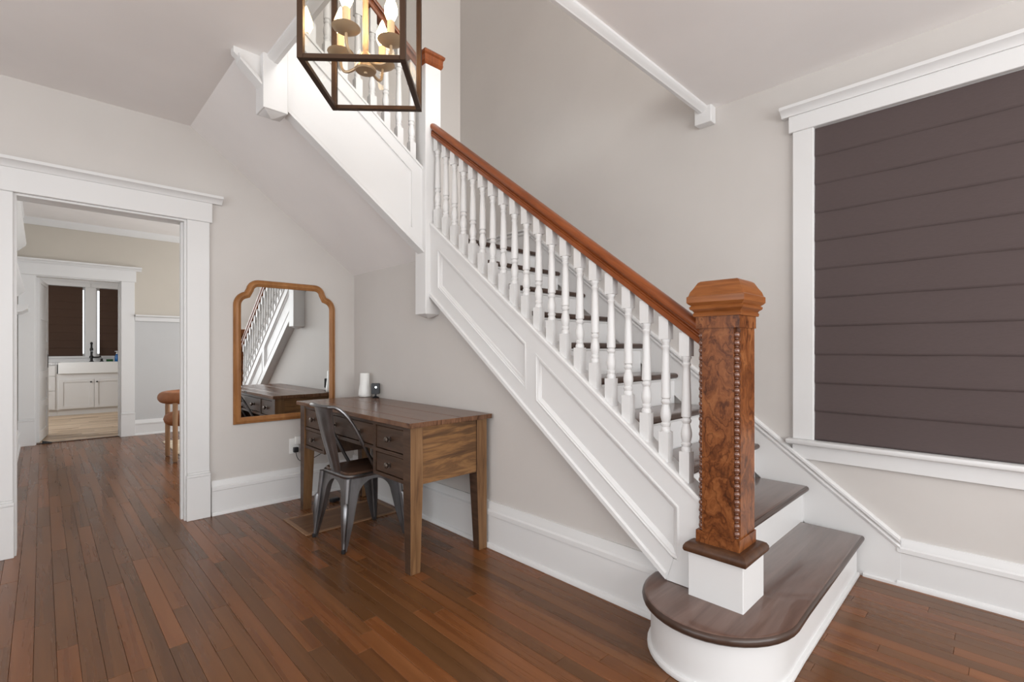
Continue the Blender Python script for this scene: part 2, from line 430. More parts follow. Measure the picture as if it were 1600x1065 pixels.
def vis(p):
    x0, y0, x1, y1 = p
    n = 0; k = 7
    for i in range(k):
        q = pix(((x0 + x1) / 2, y0 + (y1 - y0) * (i + 0.5) / k, 0))
        if not q or not (0 <= q[0] <= 1600 and q[1] <= 1065): continue
        xm, ym = (x0 + x1) / 2, y0 + (y1 - y0) * (i + 0.5) / k
        if xm > 1.95 and ym > 0.5: continue
        if xm > 1.6 and 0.6 < ym < 1.05: continue
        if ym > WA and not (-0.1 < xm * WA / ym < 0.72): continue
        n += (1 / q[2]) ** 2.6
    return n * (y1 - y0)
pl.sort(key=vis, reverse=True)
cache = {}
for i, p in enumerate(pl[:300]):
    key = (round(p[2] - p[0], 3), round(p[3] - p[1], 2))
    if key not in cache:
        mb = MB(); plank_into(mb, -key[0] / 2, 0, key[0] / 2, key[1], 0); cache[key] = mb.mesh('plank', M['floor'], 0)
    o = link('plank', cache[key], floor, ((p[0] + p[2]) / 2, p[1], R.uniform(-0.0004, 0.0004)))
mb = MB()
for p in pl[300:]: plank_into(mb, *p, R.uniform(-0.0004, 0.0004))
o = obj('plank_field', mb, M['floor'], floor, 0); o['kind'] = 'stuff'
kf = struct('floor_kitchen', bx(-1.2, 8.46, -0.06, 2.5, YK, -0.014), M['floorbase'])
mb = MB(); y = 8.46
while y < YK:
    x = -1.2 - R.uniform(0, 0.5)
    while x < 2.5:
        a, b = max(x, -1.2), min(x + 0.6, 2.5)
        if b - a > 0.03: plank_into(mb, a, y, b, min(y + 0.10, YK), R.uniform(-0.0006, 0.0006))
        x += 0.6
    y += 0.10
o = obj('tile_field', mb, M['kfloor'], kf, 0); o['kind'] = 'stuff'
struct('trim_threshold', bx(KX0, 8.43, -0.01, KX1, 8.49, 0.008).bevel(0.004), M['plinth'])

# ------------------------------------------------------------------ baseboards
BP = [(0.034, 0), (0.034, 0.012), (0.030, 0.022), (0.020, 0.026), (0.020, 0.70), (0.027, 0.715), (0.027, 0.80), (0.018, 0.83), (0.016, 0.90), (0.013, 0.93), (0.010, 1.0), (0, 1.0)]
def base_prof(h):                                # (depth from wall, height)
    out = []
    for d, t in BP: out.append((d, t if t < 0.03 else t * h))
    return out
def baseboard(name, a, b, n, h):                 # a,b: ends on the wall plane; n: outward normal
    a, b, n = Vector((*a, 0)), Vector((*b, 0)), Vector((*n, 0))
    P = [a + n * d + Vector((0, 0, z)) for d, z in base_prof(h)] + [a]
    return struct(name, MB().prism(P, b - a), M['trim'])
baseboard('baseboard_far', (0.862, WA), (WB, WA), (0, -1), 0.245)
baseboard('baseboard_far_left', (X0, WA), (-0.26, WA), (0, -1), 0.245)
baseboard('baseboard_understair', (WB, 1.02), (WB, WA), (-1, 0), 0.272)
baseboard('baseboard_right', (WD, Y0), (WD, 0.40), (-1, 0), 0.235)
baseboard('baseboard_dining', (0.915, YD), (DX1, YD), (0, -1), 0.21)
baseboard('baseboard_dining_left', (DX0, WA2), (DX0, YD), (1, 0), 0.21)

# ------------------------------------------------------------------ cased doorways
def casing(root, x0, x1, z, yf, cw, hh, depth, plinth, capx=0.06, right=True, left=True):
    # x0,x1 opening; yf wall face; cw casing width; hh head height
    t = 0.022
    for s, a, b in ((left, x0 - cw, x0), (right, x1, x1 + cw)):
        if not s: continue
        obj('casing', bx(a, yf - t, plinth, b, yf, z).bevel(0.003), M['trim'], root)
        obj('plinth_block', MB().box(a - 0.004, yf - t - 0.014, 0, b + 0.004, yf, plinth - 0.03).box(a - 0.004, yf - t - 0.018, plinth - 0.03, b + 0.004, yf, plinth - 0.012).box(a, yf - t - 0.008, plinth - 0.012, b, yf, plinth).bevel(0.003), M['trim'], root)
    l, r = x0 - (cw + 0.016 if left else 0), x1 + cw + 0.016
    obj('head_casing', bx(l, yf - t - 0.006, z, r, yf, z + hh).bevel(0.003), M['trim'], root)
    z1 = z + hh
    P = [(0, z1), (t + 0.008, z1), (t + 0.012, z1 + 0.012), (t + 0.03, z1 + 0.030), (t + 0.045, z1 + 0.034), (t + 0.045, z1 + 0.052), (0, z1 + 0.052)]
    obj('head_cap', MB().prism([(l - (capx if left else 0), yf - d, q) for d, q in P], (r - l + capx * (1 + left), 0, 0)), M['trim'], root)
    obj('jamb', MB().box(x0, yf, 0, x0 + 0.012, depth, z).box(x1 - 0.012, yf, 0, x1, depth, z).box(x0 + 0.012, yf, z - 0.012, x1 - 0.012, depth, z), M['trim'], root)
    obj('bead_stop', MB().box(x1 - 0.024, yf + 0.05, 0, x1 - 0.012, yf + 0.09, z - 0.012), M['trim'], root)
d1 = sgroup('door_1'); casing(d1, OX0, OX1, OZ, WA, 0.135, 0.137, WA2, 0.325)
d2 = sgroup('door_2'); casing(d2, KX0, KX1, KZ, YD, 0.145, 0.15, YD2, 0.33)

# plate rail and crown in the dining room
P = [(0, 1.575), (0.018, 1.575), (0.018, 1.625), (0.03, 1.632), (0.06, 1.64), (0.06, 1.658), (0, 1.658)]
struct('trim_1', MB().prism([(0.915, YD - d, z) for d, z in P], (DX1 - 0.915, 0, 0)), M['trim'])
P = [(0, 2.72), (0.012, 2.72), (0.06, 2.775), (0.065, 2.80), (0, 2.80)]
struct('trim_2', MB().prism([(DX0, YD - d, z) for d, z in P], (DX1 - DX0, 0, 0)), M['trim'])
struct('trim_3', MB().prism([(DX0 + d, WA2, z) for d, z in P], (0, YD - WA2, 0)), M['trim'])
P = [(0, 2.36), (0.012, 2.36), (0.07, 2.43), (0.075, 2.46), (0, 2.46)]
struct('trim_4', MB().prism([(DX0 + d * 1.13, 5.0, z) for d, z in P], (0, 3.27, 0)), M['trim'])
P = [(0, 1.81), (0.012, 1.81), (0.06, 1.87), (0.065, 1.90), (0, 1.90)]
struct('trim_5', MB().prism([(DX0 + d * 1.1, 5.0, z) for d, z in P], (0, 3.2, 0)), M['trim'])
struct('trim_6', MB().prism([(DX0 + d, 7.8, z) for d, z in [(0, 1.60), (0.05, 1.61), (0.10, 1.645), (0.105, 1.69), (0, 1.69)]], (0, YD - 7.8, 0)), M['trim'])

# kitchen door leaf, swung back into the kitchen
leaf = sgroup('door_3'); leaf.location = (-0.062, 8.50, 0.012); leaf.rotation_euler[2] = math.radians(-6.5)
LW, LH = 0.78, 2.06
mb = MB().box(0, 0, 0, 0.036, 0.11, LH).box(0, LW - 0.11, 0, 0.036, LW, LH)
zs = [0.0, 0.46, 0.84, 1.22, 1.60, 2.06]
for i, z in enumerate(zs): mb.box(0, 0.11, max(0, z - 0.05 - (0.05 if i == 0 else 0)) if i else 0, 0.036, LW - 0.11, min(LH, z + 0.05 + (0.08 if i == 0 else 0)))
obj('leaf_frame', mb, M['trim'], leaf)
for a, b in zip(zs, zs[1:]):
    obj('panel', bx(0.011, 0.11, a + 0.04, 0.025, LW - 0.11, b - 0.04), M['trim'], leaf)
kn = obj('latch_plate', bx(0.0362, LW - 0.075, 0.92, 0.040, LW - 0.03, 1.10).bevel(0.002), M['black'], leaf)
ds = obj('door_stop', MB().prism([(0.0, 8.44, 0), (0.09, 8.44, 0), (0.09, 8.44, 0.012), (0.0, 8.44, 0.04)], (0, 0.045, 0)).bevel(0.002), M['black'])
ds.location.y = -0.03; ds.location.z = 0.001
tag(ds, 'small black wedge on the floor at the foot of the white kitchen door', 'door stop')

# ------------------------------------------------------------------ window on the right with its shade
wn = sgroup('window_1')
cx = WD - 0.028
obj('casing', bx(cx, WY1, WZ0 + 0.0, WD, WY1 + 0.105, WZ1).bevel(0.003), M['trim'], wn)
obj('casing', bx(cx, WY0 - 0.105, WZ0, WD, WY0, WZ1).bevel(0.003), M['trim'], wn)
obj('head_casing', bx(cx - 0.006, WY0 - 0.125, WZ1, WD, WY1 + 0.125, WZ1 + 0.092).bevel(0.003), M['trim'], wn)
P = [(0, 2.507), (0.04, 2.507), (0.044, 2.518), (0.064, 2.533), (0.082, 2.538), (0.082, 2.556), (0, 2.556)]
obj('head_cap', MB().prism([(WD - d, WY0 - 0.16, z) for d, z in P], (0, WY1 - WY0 + 0.32, 0)), M['trim'], wn)
obj('sill', bx(cx - 0.03, WY0 - 0.14, WZ0 - 0.028, WD + 0.03, WY1 + 0.135, WZ0).bevel(0.008, 2), M['trim'], wn)
obj('apron', bx(cx + 0.004, WY0 - 0.11, WZ0 - 0.11, WD, WY1 + 0.108, WZ0 - 0.028).bevel(0.003), M['trim'], wn)
mb = MB()
for a, b in ((WZ0, WZ0 + 0.07), (1.50, 1.56), (WZ1 - 0.06, WZ1)): mb.box(WD + 0.08, WY0, a, WD + 0.115, WY1, b)
mb.box(WD + 0.08, WY0, WZ0 + 0.07, WD + 0.115, WY0 + 0.06, WZ1 - 0.06).box(WD + 0.08, WY1 - 0.06, WZ0 + 0.07, WD + 0.115, WY1, WZ1 - 0.06)
obj('sash', mb, M['trim'], wn)
obj('pane', bx(WD + 0.095, WY0 + 0.06, WZ0 + 0.07, WD + 0.1, WY1 - 0.06, WZ1 - 0.06), M['glass'], wn)
def roman_shade(label, loc, rz, width, z0, z1, n, m, sag=0.0, group=None):
    # local x along the width, local -y towards the viewer
    t = thing('roman_shade', label, 'window shade', loc, rz, group)
    h = (z1 - z0) / n
    def fold(k):
        mb = MB(); seg = 10; rg = random.Random(k)
        prof = [(0.006, h - 0.001), (-0.001, h - 0.002), (-0.004, h * 0.6), (-0.007, h * 0.2), (-0.010, 0.010), (-0.009, 0.002), (-0.003, -0.004), (0.005, 0.002)]
        rings = []
        for i in range(seg + 1):
            x = width * (i / seg - 0.5)
            q = 0.0016 * math.sin(i * 1.7 + k) * (1 if 0 < i < seg else 0)
            rings.append([(x, y + q, z) for y, z in prof])
        return mb.loft(rings).mesh('fold', m, 50)
    meshes = [fold(k) for k in range(3)]
    for i in range(n):
        link('fold', meshes[i % 3], t, (0, 0, z0 + i * h - loc[2]))
    return t
s = roman_shade('large dark brown roman shade lowered over the tall window beside the staircase', (WD - 0.002, (WY0 + WY1) / 2 + 0.0, WZ0), -PI / 2, WY1 - WY0 - 0.004, WZ0 + 0.006, WZ1 - 0.002, 11, M['shade'])

# ------------------------------------------------------------------ ceiling-opening trim
P = [(0, CE), (0, CE - 0.012), (0.012, CE - 0.026), (0.026, CE - 0.030), (0.032, CE - 0.036), (0.052, CE - 0.036), (0.052, CE)]
struct('trim_7', MB().prism([(HX, HY - 0.054 + d, z) for d, z in P], (WD - HX - 0.07, 0, 0)), M['trim'])
struct('trim_8', MB().prism([(HX - 0.054 + d, HY - 0.054, z) for d, z in P], (0, 2.72 - HY + 0.054, 0)), M['trim'])
struct('trim_9', bx(WD - 0.07, HY - 0.08, CE - 0.105, WD, HY + 0.03, CE + 0.1).bevel(0.004), M['trim'])

# sloped soffit under the upper flight
struct('ceiling_soffit', MB().prism([(WB, 2.79, SOF(WB)), (0.60, 2.79, SOF(0.60)), (0.60, 2.79, SOF(0.60) + 0.08), (WB, 2.79, SOF(WB) + 0.08)], (0, WA - 2.79, 0)), M['ceiling'])

# ================================================================== staircase
ST = thing('staircase', 'white panelled staircase with brown treads, turned balusters, burl wood newel and red-brown handrail', 'staircase', (1.92, 0.78, 0))
BASE = Vector((1.92, 0.78, 0))
def part(name, mb, m, parent=ST, smooth=35):
    o = obj(name, mb, m, parent, smooth)
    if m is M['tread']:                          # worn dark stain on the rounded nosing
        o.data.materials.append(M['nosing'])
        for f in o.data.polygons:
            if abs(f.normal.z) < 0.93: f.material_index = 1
    if parent is ST: o.location = -BASE
    return o
NOSE_Y = lambda n: 0.529 + 0.2585 * (n - 1)
NOSE_Z = lambda n: 0.22 + 0.2005 * (n - 1)
TT = 0.038
SXI = 1.95                                      # inside face of the stringer
def rounded_slab(mb, outline, z1, t, r):        # slab with a half-round edge all round
    rings = []
    n = len(outline)
    def off(d):
        out = []
        for i in range(n):
            p0, p1, p2 = Vector(outline[i - 1]), Vector(outline[i]), Vector(outline[(i + 1) % n])
            a = (p1 - p0).normalized(); b = (p2 - p1).normalized()
            nn = Vector((-(a.y + b.y), a.x + b.x))
            nn = nn.normalized() if nn.length > 1e-6 else Vector((-a.y, a.x))
            k = max(0.5, nn.dot(Vector((-a.y, a.x))))
            out.append(p1 + nn * d / k)
        return out
    for k in range(7):
        a = -PI / 2 + PI * k / 6
        d = r * (1 - math.cos(a)); z = z1 - t / 2 + t / 2 * math.sin(a)
        rings.append([(p.x, p.y, z) for p in off(d)])
    mb.loft(rings)
    return mb
# bullnose bottom step
def bull(o=0.0):
    # outline counter-clockwise, starting at the wall
    pts = [(WD - 0.045, 0.529 + o), (2.05, 0.519 + o)]
    cxx, cyy, rx, ry = 1.905, 0.80, 0.305 - o, 0.285 - o
    k = 22
    for i in range(k + 1):
        a = -PI / 2 - 0.38 + 0.38 - (PI) * i / k
        x = cxx + rx * math.cos(a) ** 1 * 1.0
        y = cyy + ry * math.sin(a)
        pts.append((x, y))
    pts += [(2.0, cyy + ry), (2.0, 0.84), (WD - 0.045, 0.84)]
    return pts[::-1]
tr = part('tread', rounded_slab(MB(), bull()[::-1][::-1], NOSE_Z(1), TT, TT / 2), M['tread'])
ro = bull(0.034)
P = [p for p in ro]
part('riser', MB().prism([(x, y, 0) for x, y in ro], (0, 0, NOSE_Z(1) - TT + 0.004)), M['trim'])
ro2 = [(x, y) for x, y in bull(0.020)]
part('shoe_moulding', MB().prism([(x, y, 0) for x, y in ro2], (0, 0, 0.022)).bevel(0.006, 2, 60), M['trim'])
trm = None
for n in range(2, 10):
    y, z = NOSE_Y(n), NOSE_Z(n)
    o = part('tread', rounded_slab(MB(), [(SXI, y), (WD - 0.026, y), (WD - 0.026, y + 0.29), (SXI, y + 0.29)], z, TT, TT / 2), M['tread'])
    part('riser', bx(SXI, y + 0.03, NOSE_Z(n - 1) - 0.01, WD - 0.021, y + 0.05, z - TT + 0.002), M['trim'])
    part('cove', MB().tube([(SXI, y + 0.028, z - TT - 0.004), (WD - 0.022, y + 0.028, z - TT - 0.004)], 0.009, 8), M['trim'])
y, z = NOSE_Y(10), NOSE_Z(10)
part('riser', bx(SXI, y + 0.03, NOSE_Z(9) - 0.01, WD - 0.021, y + 0.05, z - TT + 0.002), M['trim'])
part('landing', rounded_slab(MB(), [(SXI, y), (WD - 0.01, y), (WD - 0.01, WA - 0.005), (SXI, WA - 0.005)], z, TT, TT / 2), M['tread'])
# wall-side skirt with cap
sk = lambda yy: 0.225 + 0.775 * (yy - 0.387)
ly = 2.985
top = [(0.387, sk(0.387)), (ly, sk(ly)), (WA - 0.02, sk(ly))]
bot = [(WA - 0.02, 1.95), (2.9, 1.95), (0.9, 0.30), (0.60, 0.0), (0.387, 0.0)]
part('skirt_board', MB().prism([(WD - 0.022, yy, zz) for yy, zz in top + bot], (0.021, 0, 0)), M['trim'])
def along(mb, prof, path):                      # sweep a (depth, height) profile along a path on the right wall
    mb.loft([[(WD - d, yy, zz + h) for d, h in prof] for yy, zz in path])
along_p = [(0.001, -0.045), (0.026, -0.045), (0.030, -0.032), (0.024, -0.022), (0.026, -0.012), (0.036, -0.006), (0.036, 0.008), (0.024, 0.014), (0.001, 0.014)]
mb = MB(); along(mb, along_p, top); part('skirt_cap', mb, M['trim'])
P = [(WD - d, yy, zz) for yy, zz, d in ()]
part('skirt_base', MB().prism([(WD - 0.034, 0.40, 0), (WD - 0.034, 0.40, 0.012), (WD - 0.001, 0.40, 0.024), (WD - 0.001, 0.40, 0)], (0, 0.14, 0)), M['trim'])
P = [(0.001, 0.0), (0.02, 0.0), (0.03, 0.02), (0.036, 0.1), (0.03, 0.12), (0.001, 0.13)]

# outer stringer, panelled
SX = 1.866
YL, YU = 0.860, 2.712
def sp(yy, zz, x=SX): return (x, yy, zz)
part('stringer', MB().prism([sp(YL, 0.222, 1.882), sp(1.0, 0.222, 1.882), sp(YU, st_bot(YU), 1.882), sp(YU, st_top(YU), 1.882), sp(YL, st_top(YL), 1.882)], (SXI - 1.882, 0, 0)), M['trim'])
pt = lambda yy: st_top(yy) - 0.115               # panel top line
pb = lambda yy: st_bot(yy) + 0.115               # panel bottom line
mb = MB(); T = (0.016, 0, 0)
YA0, YA1, YB0, YB1 = 2.625, 1.816, 1.745, 0.945
mb.prism([sp(YL, pt(YL)), sp(YU, pt(YU)), sp(YU, st_top(YU)), sp(YL, st_top(YL))], T)
mb.prism([sp(1.0, 0.222), sp(YU, st_bot(YU)), sp(YU, pb(YU)), sp(0.97, pb(0.97))], T)
mb.prism([sp(YA0, pb(YA0)), sp(YU, pb(YU)), sp(YU, pt(YU)), sp(YA0, pt(YA0))], T)
mb.prism([sp(YB0, pb(YB0)), sp(YA1, pb(YA1)), sp(YA1, pt(YA1)), sp(YB0, pt(YB0))], T)
mb.prism([sp(YL, 0.222), sp(0.999, 0.222), sp(0.969, pb(0.97)), sp(YB1, pb(0.97)), sp(YB1, pt(YB1)), sp(YL, pt(YL))], T)
part('stringer_frame', mb, M['trim'])
def panel_mould(pts):
    # stepped picture moulding inside a panel recess
    c = Vector((0, sum(p[0] for p in pts) / len(pts), sum(p[1] for p in pts) / len(pts)))
    mb = MB(); n = len(pts)
    def off(d):
        out = []
        for i in range(n):
            p0, p1, p2 = Vector(pts[i - 1]), Vector(pts[i]), Vector(pts[(i + 1) % n])
            a = (p1 - p0).normalized(); b = (p2 - p1).normalized()
            nn = Vector((-(a.y + b.y), a.x + b.x)).normalized()
            out.append(p1 + nn * d / max(0.35, nn.dot(Vector((-a.y, a.x)))))
        return out
    rings = []
    for d, xx in ((0.0, 1.883), (0.0, 1.864), (0.006, 1.862), (0.009, 1.868), (0.015, 1.868), (0.019, 1.873), (0.025, 1.875), (0.030, 1.880), (0.030, 1.883)):
        rings.append([(xx, p.x, p.y) for p in off(d)])
    R = [[mb.bm.verts.new(p) for p in r] for r in rings]
    for a, b in zip(R, R[1:]):
        for i in range(n): mb.bm.faces.new((a[i], a[(i + 1) % n], b[(i + 1) % n], b[i]))
    return mb
part('panel_moulding', panel_mould([(YA1, pb(YA1)), (YA0, pb(YA0)), (YA0, pt(YA0)), (YA1, pt(YA1))]), M['trim'])
part('panel_moulding', panel_mould([(YB1, pb(0.97)), (0.98, pb(0.98)), (YB0, pb(YB0)), (YB0, pt(YB0)), (YB1, pt(YB1))]), M['trim'])
# cap and lower edge moulding of the stringer
def run(mb, prof, y0, y1, line):
    mb.loft([[(xx, yy, line(yy) + h) for xx, h in prof] for yy in (y0, y1)])
    return mb
part('stringer_cap', run(MB(), [(1.858, -0.012), (1.858, 0.002), (1.864, 0.010), (1.956, 0.010), (1.962, 0.002), (1.962, -0.012), (1.950, -0.018), (1.868, -0.018)], YL - 0.02, YU, st_top), M['trim'])
part('stringer_edge', run(MB(), [(1.856, 0.0), (1.856, 0.022), (1.866, 0.030), (1.94, 0.030), (1.94, 0.0)], 1.0, YU, st_bot), M['trim'])

# handrail
rb = lambda yy: 1.262 + 0.764 * (yy - 0.948)
RP = [(-0.024, 0.0), (-0.029, 0.004), (-0.031, 0.026), (-0.027, 0.030), (-0.031, 0.034), (-0.031, 0.038), (-0.020, 0.043), (-0.020, 0.049), (-0.034, 0.055), (-0.037, 0.066), (-0.034, 0.079), (-0.022, 0.090), (-0.008, 0.094)]
RP = RP + [(-x, z) for x, z in RP[::-1]]
RX = 1.902
part('handrail', MB().loft([[(RX + x, yy, rb(yy) + z) for x, z in RP] for yy in (0.845, 2.718)]), M['rail'], smooth=40)

# balusters
def baluster_mesh(h=0.566, lo=-0.035):
    mb = MB(); q = 0.0215
    mb.box(-q, -q, lo, q, q, 0.098)
    P = [(0.020, 0.098), (0.0215, 0.104), (0.0195, 0.112), (0.0165, 0.118), (0.0205, 0.126), (0.0205, 0.132), (0.016, 0.137),
         (0.0185, 0.145), (0.0215, 0.158), (0.0222, 0.172), (0.0195, 0.190), (0.0155, 0.205), (0.0140, 0.213), (0.0195, 0.219), (0.0205, 0.226), (0.0165, 0.232),
         (0.0150, 0.236), (0.0205, 0.241), (0.0205, 0.250), (0.0185, 0.33), (0.0155, 0.425), (0.0140, 0.446), (0.0175, 0.451), (0.0185, 0.458), (0.0150, 0.463), (0.0165, 0.474), (0.0205, 0.482), (0.0190, 0.490)]
    mb.lathe(P, n=16)
    mb.box(-q, -q, 0.489, q, q, h + 0.02)
    return mb.mesh('baluster', M['trim'], 40)
BM = baluster_mesh()
NB = 20
for i in range(NB):
    yy = 0.931 + (2.673 - 0.931) * i / (NB - 1)
    link('baluster', BM, ST, Vector((RX, yy, st_top(yy) + 0.022)) - BASE)

# bottom newel
nc = (1.925, 0.78)
nw = bpy.data.objects.new('newel_post', None); C.objects.link(nw); nw.parent = ST; nw.location = Vector((*nc, NOSE_Z(1))) - BASE
zb = NOSE_Z(1)
def npart(name, mb, m, label=None, smooth=35):
    o = obj(name, mb, m, nw, smooth); o.location = (0, 0, -zb)
    if label: o['label'] = label
    return o
npart('base_block', bx(-0.104, -0.104, zb - 0.002, 0.104, 0.104, 0.392).bevel(0.002), M['trim'], 'white painted base block')
def sqrings(mb, prof):
    mb.loft([[(a * r, b * r, z) for a, b in ((-1, -1), (1, -1), (1, 1), (-1, 1))] for r, z in prof]); return mb
npart('plinth', sqrings(MB(), [(0.104, 0.388), (0.116, 0.392), (0.120, 0.400), (0.119, 0.412), (0.112, 0.424), (0.100, 0.430), (0.09, 0.430)]), M['plinth'], 'dark moulded plinth')
a, nt = 0.0785, 0.018
prof2 = [(-a, -a + nt), (-a + nt, -a + nt), (-a + nt, -a), (a, -a), (a, a - nt), (a - nt, a - nt), (a - nt, a), (-a + nt, a), (-a + nt, a - nt), (-a, a - nt)]
mb = MB().prism([(x, y, 0.47) for x, y in prof2], (0, 0, 0.795))
mb.box(-0.083, -0.083, 0.428, 0.083, 0.083, 0.475); mb.box(-0.083, -0.083, 1.262, 0.083, 0.083, 1.318)
npart('shaft', mb, M['burl'], 'burl veneered square shaft')
npart('post_cap', sqrings(MB(), [(0.080, 1.308), (0.090, 1.308), (0.092, 1.318), (0.088, 1.324), (0.092, 1.330), (0.100, 1.336), (0.102, 1.344), (0.096, 1.350), (0.104, 1.356), (0.109, 1.362), (0.109, 1.384), (0.104, 1.388), (0.099, 1.404), (0.090, 1.418), (0.078, 1.440), (0.070, 1.446), (0.0, 1.449)]), M['newelcap'], 'moulded square cap', 25)
nb = 26
mb = MB().ball((0, 0, 0), (0.0125, 0.0125, 0.0125), 12, 8).lathe([(0.0065, -0.0155), (0.0085, -0.0145), (0.0085, -0.0125), (0.006, -0.011)], n=10)
bead = mb.mesh('bead', M['bead'], 60)
for sx, sy in ((-1, -1), (-1, 1), (1, 1)):
    for i in range(nb):
        link('bead', bead, nw, (sx * (a - 0.0125), sy * (a - 0.0125), 0.492 + 0.0297 * i - zb))

# upper newel (through the landing corner) and its capped top
un = bpy.data.objects.new('newel_post', None); C.objects.link(un); un.parent = ST; un.location = Vector((1.891, 2.773, 1.417)) - BASE
mb = bx(-0.062, -0.062, 0, 0.062, 0.062, 1.69).bevel(0.003)
mb.loft([[(x * r, y * r, z) for x, y in ((-1, -1), (1, -1), (1, 1), (-1, 1))] for r, z in ((0.005, -0.026), (0.05, -0.002), (0.055, 0.001))])
obj('shaft', mb, M['trim'], un)
o = obj('post_cap', sqrings(MB(), [(0.062, 1.665), (0.070, 1.675), (0.074, 1.69), (0.072, 1.70), (0.074, 1.725), (0.082, 1.735), (0.084, 1.75), (0.07, 1.765), (0.0, 1.768)]), M['rail'], un, 25)
o['label'] = 'red-brown wooden cap'

# upper flight, rising to the left along the doorway wall
S2 = 2.75
s2t = lambda x: 2.398 + 0.715 * (1.829 - x)
s2b = lambda x: 1.826 + 0.735 * (1.829 - x)
part('stringer', MB().prism([(1.829, S2 + 0.012, s2b(1.829) + 0.02), (0.70, S2 + 0.012, 2.70), (0.70, S2 + 0.012, CE), (HX - 0.01, S2 + 0.012, CE), (HX - 0.01, S2 + 0.012, 3.02), (0.96, S2 + 0.012, s2t(0.96)), (1.829, S2 + 0.012, s2t(1.829))], (0, 0.045, 0)), M['trim'])
T = (0, 0.014, 0)
mb = MB()
mb.prism([(1.829, S2, s2t(1.829) - 0.10), (0.96, S2, s2t(0.96) - 0.10), (0.96, S2, s2t(0.96)), (1.829, S2, s2t(1.829))], T)
mb.prism([(1.829, S2, s2b(1.829) + 0.03), (0.96, S2, s2b(0.96) + 0.03), (0.96, S2, s2b(0.96) + 0.10), (1.829, S2, s2b(1.829) + 0.10)], T)
mb.prism([(1.829, S2, s2b(1.829) + 0.10), (1.75, S2, s2b(1.75) + 0.10), (1.75, S2, s2t(1.75) - 0.10), (1.829, S2, s2t(1.829) - 0.10)], T)
part('stringer_frame', mb, M['trim'])
def edge2(x0, x1, f, mb):
    pr = [(0.024, 0.0), (0.024, 0.014), (0.012, 0.022), (0.010, 0.036), (0.0, 0.042), (-0.05, 0.042), (-0.05, 0.0)]
    return mb.loft([[(x, S2 - d + 0.002, f(x) + h) for d, h in pr] for x in (x0, x1)])
part('stringer_edge', edge2(1.829, 0.945, s2b, MB()), M['trim'])
f2 = lambda x: s2b(0.83) + 0.89 * (0.83 - x)
part('stringer_edge', edge2(0.83, 0.722, f2, MB()), M['trim'])
part('stringer_cap', MB().loft([[(x, S2 + d, s2t(x) + h) for d, h in ((-0.008, -0.012), (-0.008, 0.004), (0.0, 0.010), (0.075, 0.010), (0.075, -0.012))] for x in (1.829, 0.96)]), M['trim'])
# pendant newel where the upper flight meets the ceiling
mb = bx(0.826, 2.711, 2.444, 0.950, 2.835, 3.9).bevel(0.003)
mb.loft([[(0.888 + x * r, 2.773 + y * r, z) for x, y in ((-1, -1), (1, -1), (1, 1), (-1, 1))] for r, z in ((0.005, 2.418), (0.05, 2.442), (0.055, 2.445))])
part('drop_newel', mb, M['trim'])
for k in range(1, 5):
    xk, zk = 1.80 - 0.225 * (k - 1), NOSE_Z(10) + 0.2 * k
    part('tread', rounded_slab(MB(), [(xk - 0.255, S2 + 0.05), (xk, S2 + 0.05), (xk, WA - 0.03), (xk - 0.255, WA - 0.03)], zk, TT, TT / 2), M['tread'])
    part('riser', bx(xk - 0.05, S2 + 0.05, zk - 0.2, xk - 0.03, WA - 0.03, zk - TT + 0.002), M['trim'])
B2 = baluster_mesh(0.625)
for i in range(9):
    xx = 1.771 - 0.0955 * i
    link('baluster', B2, ST, Vector((xx, S2 + 0.042, s2t(xx) + 0.022)) - BASE)
part('handrail', MB().loft([[(xx, S2 + 0.042 + x, s2t(xx) + 0.645 + z) for x, z in RP] for xx in (1.832, 0.945)]), M['rail'], smooth=40)

# ================================================================== desk
DK = thing('desk', 'rustic dark brown wooden writing desk with drawers against the wall under the stairs', 'desk', (1.64, 2.93, 0))
dx0, dx1, dy0, dy1, dzt = -0.285, 0.285, -0.775, 0.77, 0.798   # tabletop extents in the desk's own frame
def dpart(name, mb, m, parent=DK, smooth=35): return obj(name, mb, m, parent, smooth)
nbd = 5
for i in range(nbd):
    a, b = dx0 + (dx1 - dx0) * i / nbd, dx0 + (dx1 - dx0) * (i + 1) / nbd
    o = dpart('top_plank', bx(a + 0.0004, dy0, dzt - 0.026, b - 0.0004, dy1, dzt + (0.0006 if i % 2 else 0)).bevel(0.0015), M['desktop'])
L0, L1, K0, K1 = dx0 + 0.022, dx1 - 0.022, dy0 + 0.022, dy1 - 0.022
LWD = 0.076
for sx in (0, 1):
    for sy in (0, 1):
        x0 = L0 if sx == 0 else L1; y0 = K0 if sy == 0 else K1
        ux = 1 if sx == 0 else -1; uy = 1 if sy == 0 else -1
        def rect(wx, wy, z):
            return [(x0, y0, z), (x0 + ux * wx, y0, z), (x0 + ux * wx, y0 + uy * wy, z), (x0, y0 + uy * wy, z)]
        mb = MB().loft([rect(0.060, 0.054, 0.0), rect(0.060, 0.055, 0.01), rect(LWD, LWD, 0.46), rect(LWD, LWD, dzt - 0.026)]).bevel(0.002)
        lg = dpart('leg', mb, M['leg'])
        lg.data.materials.append(M['desk'])      # the front faces take the darker drawer wood
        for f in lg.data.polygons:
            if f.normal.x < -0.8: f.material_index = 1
ZB = 0.462                                       # underside of the drawer boxes
dpart('end_panel', bx(L0 + LWD, K0 + 0.008, ZB, L1 - LWD, K0 + 0.028, dzt - 0.028).bevel(0.0015), M['deskend'])
dpart('end_panel', bx(L0 + LWD, K1 - 0.028, ZB, L1 - LWD, K1 - 0.008, dzt - 0.028).bevel(0.0015), M['deskend'])
fx = L0 + 0.006                                  # front plane of the rails
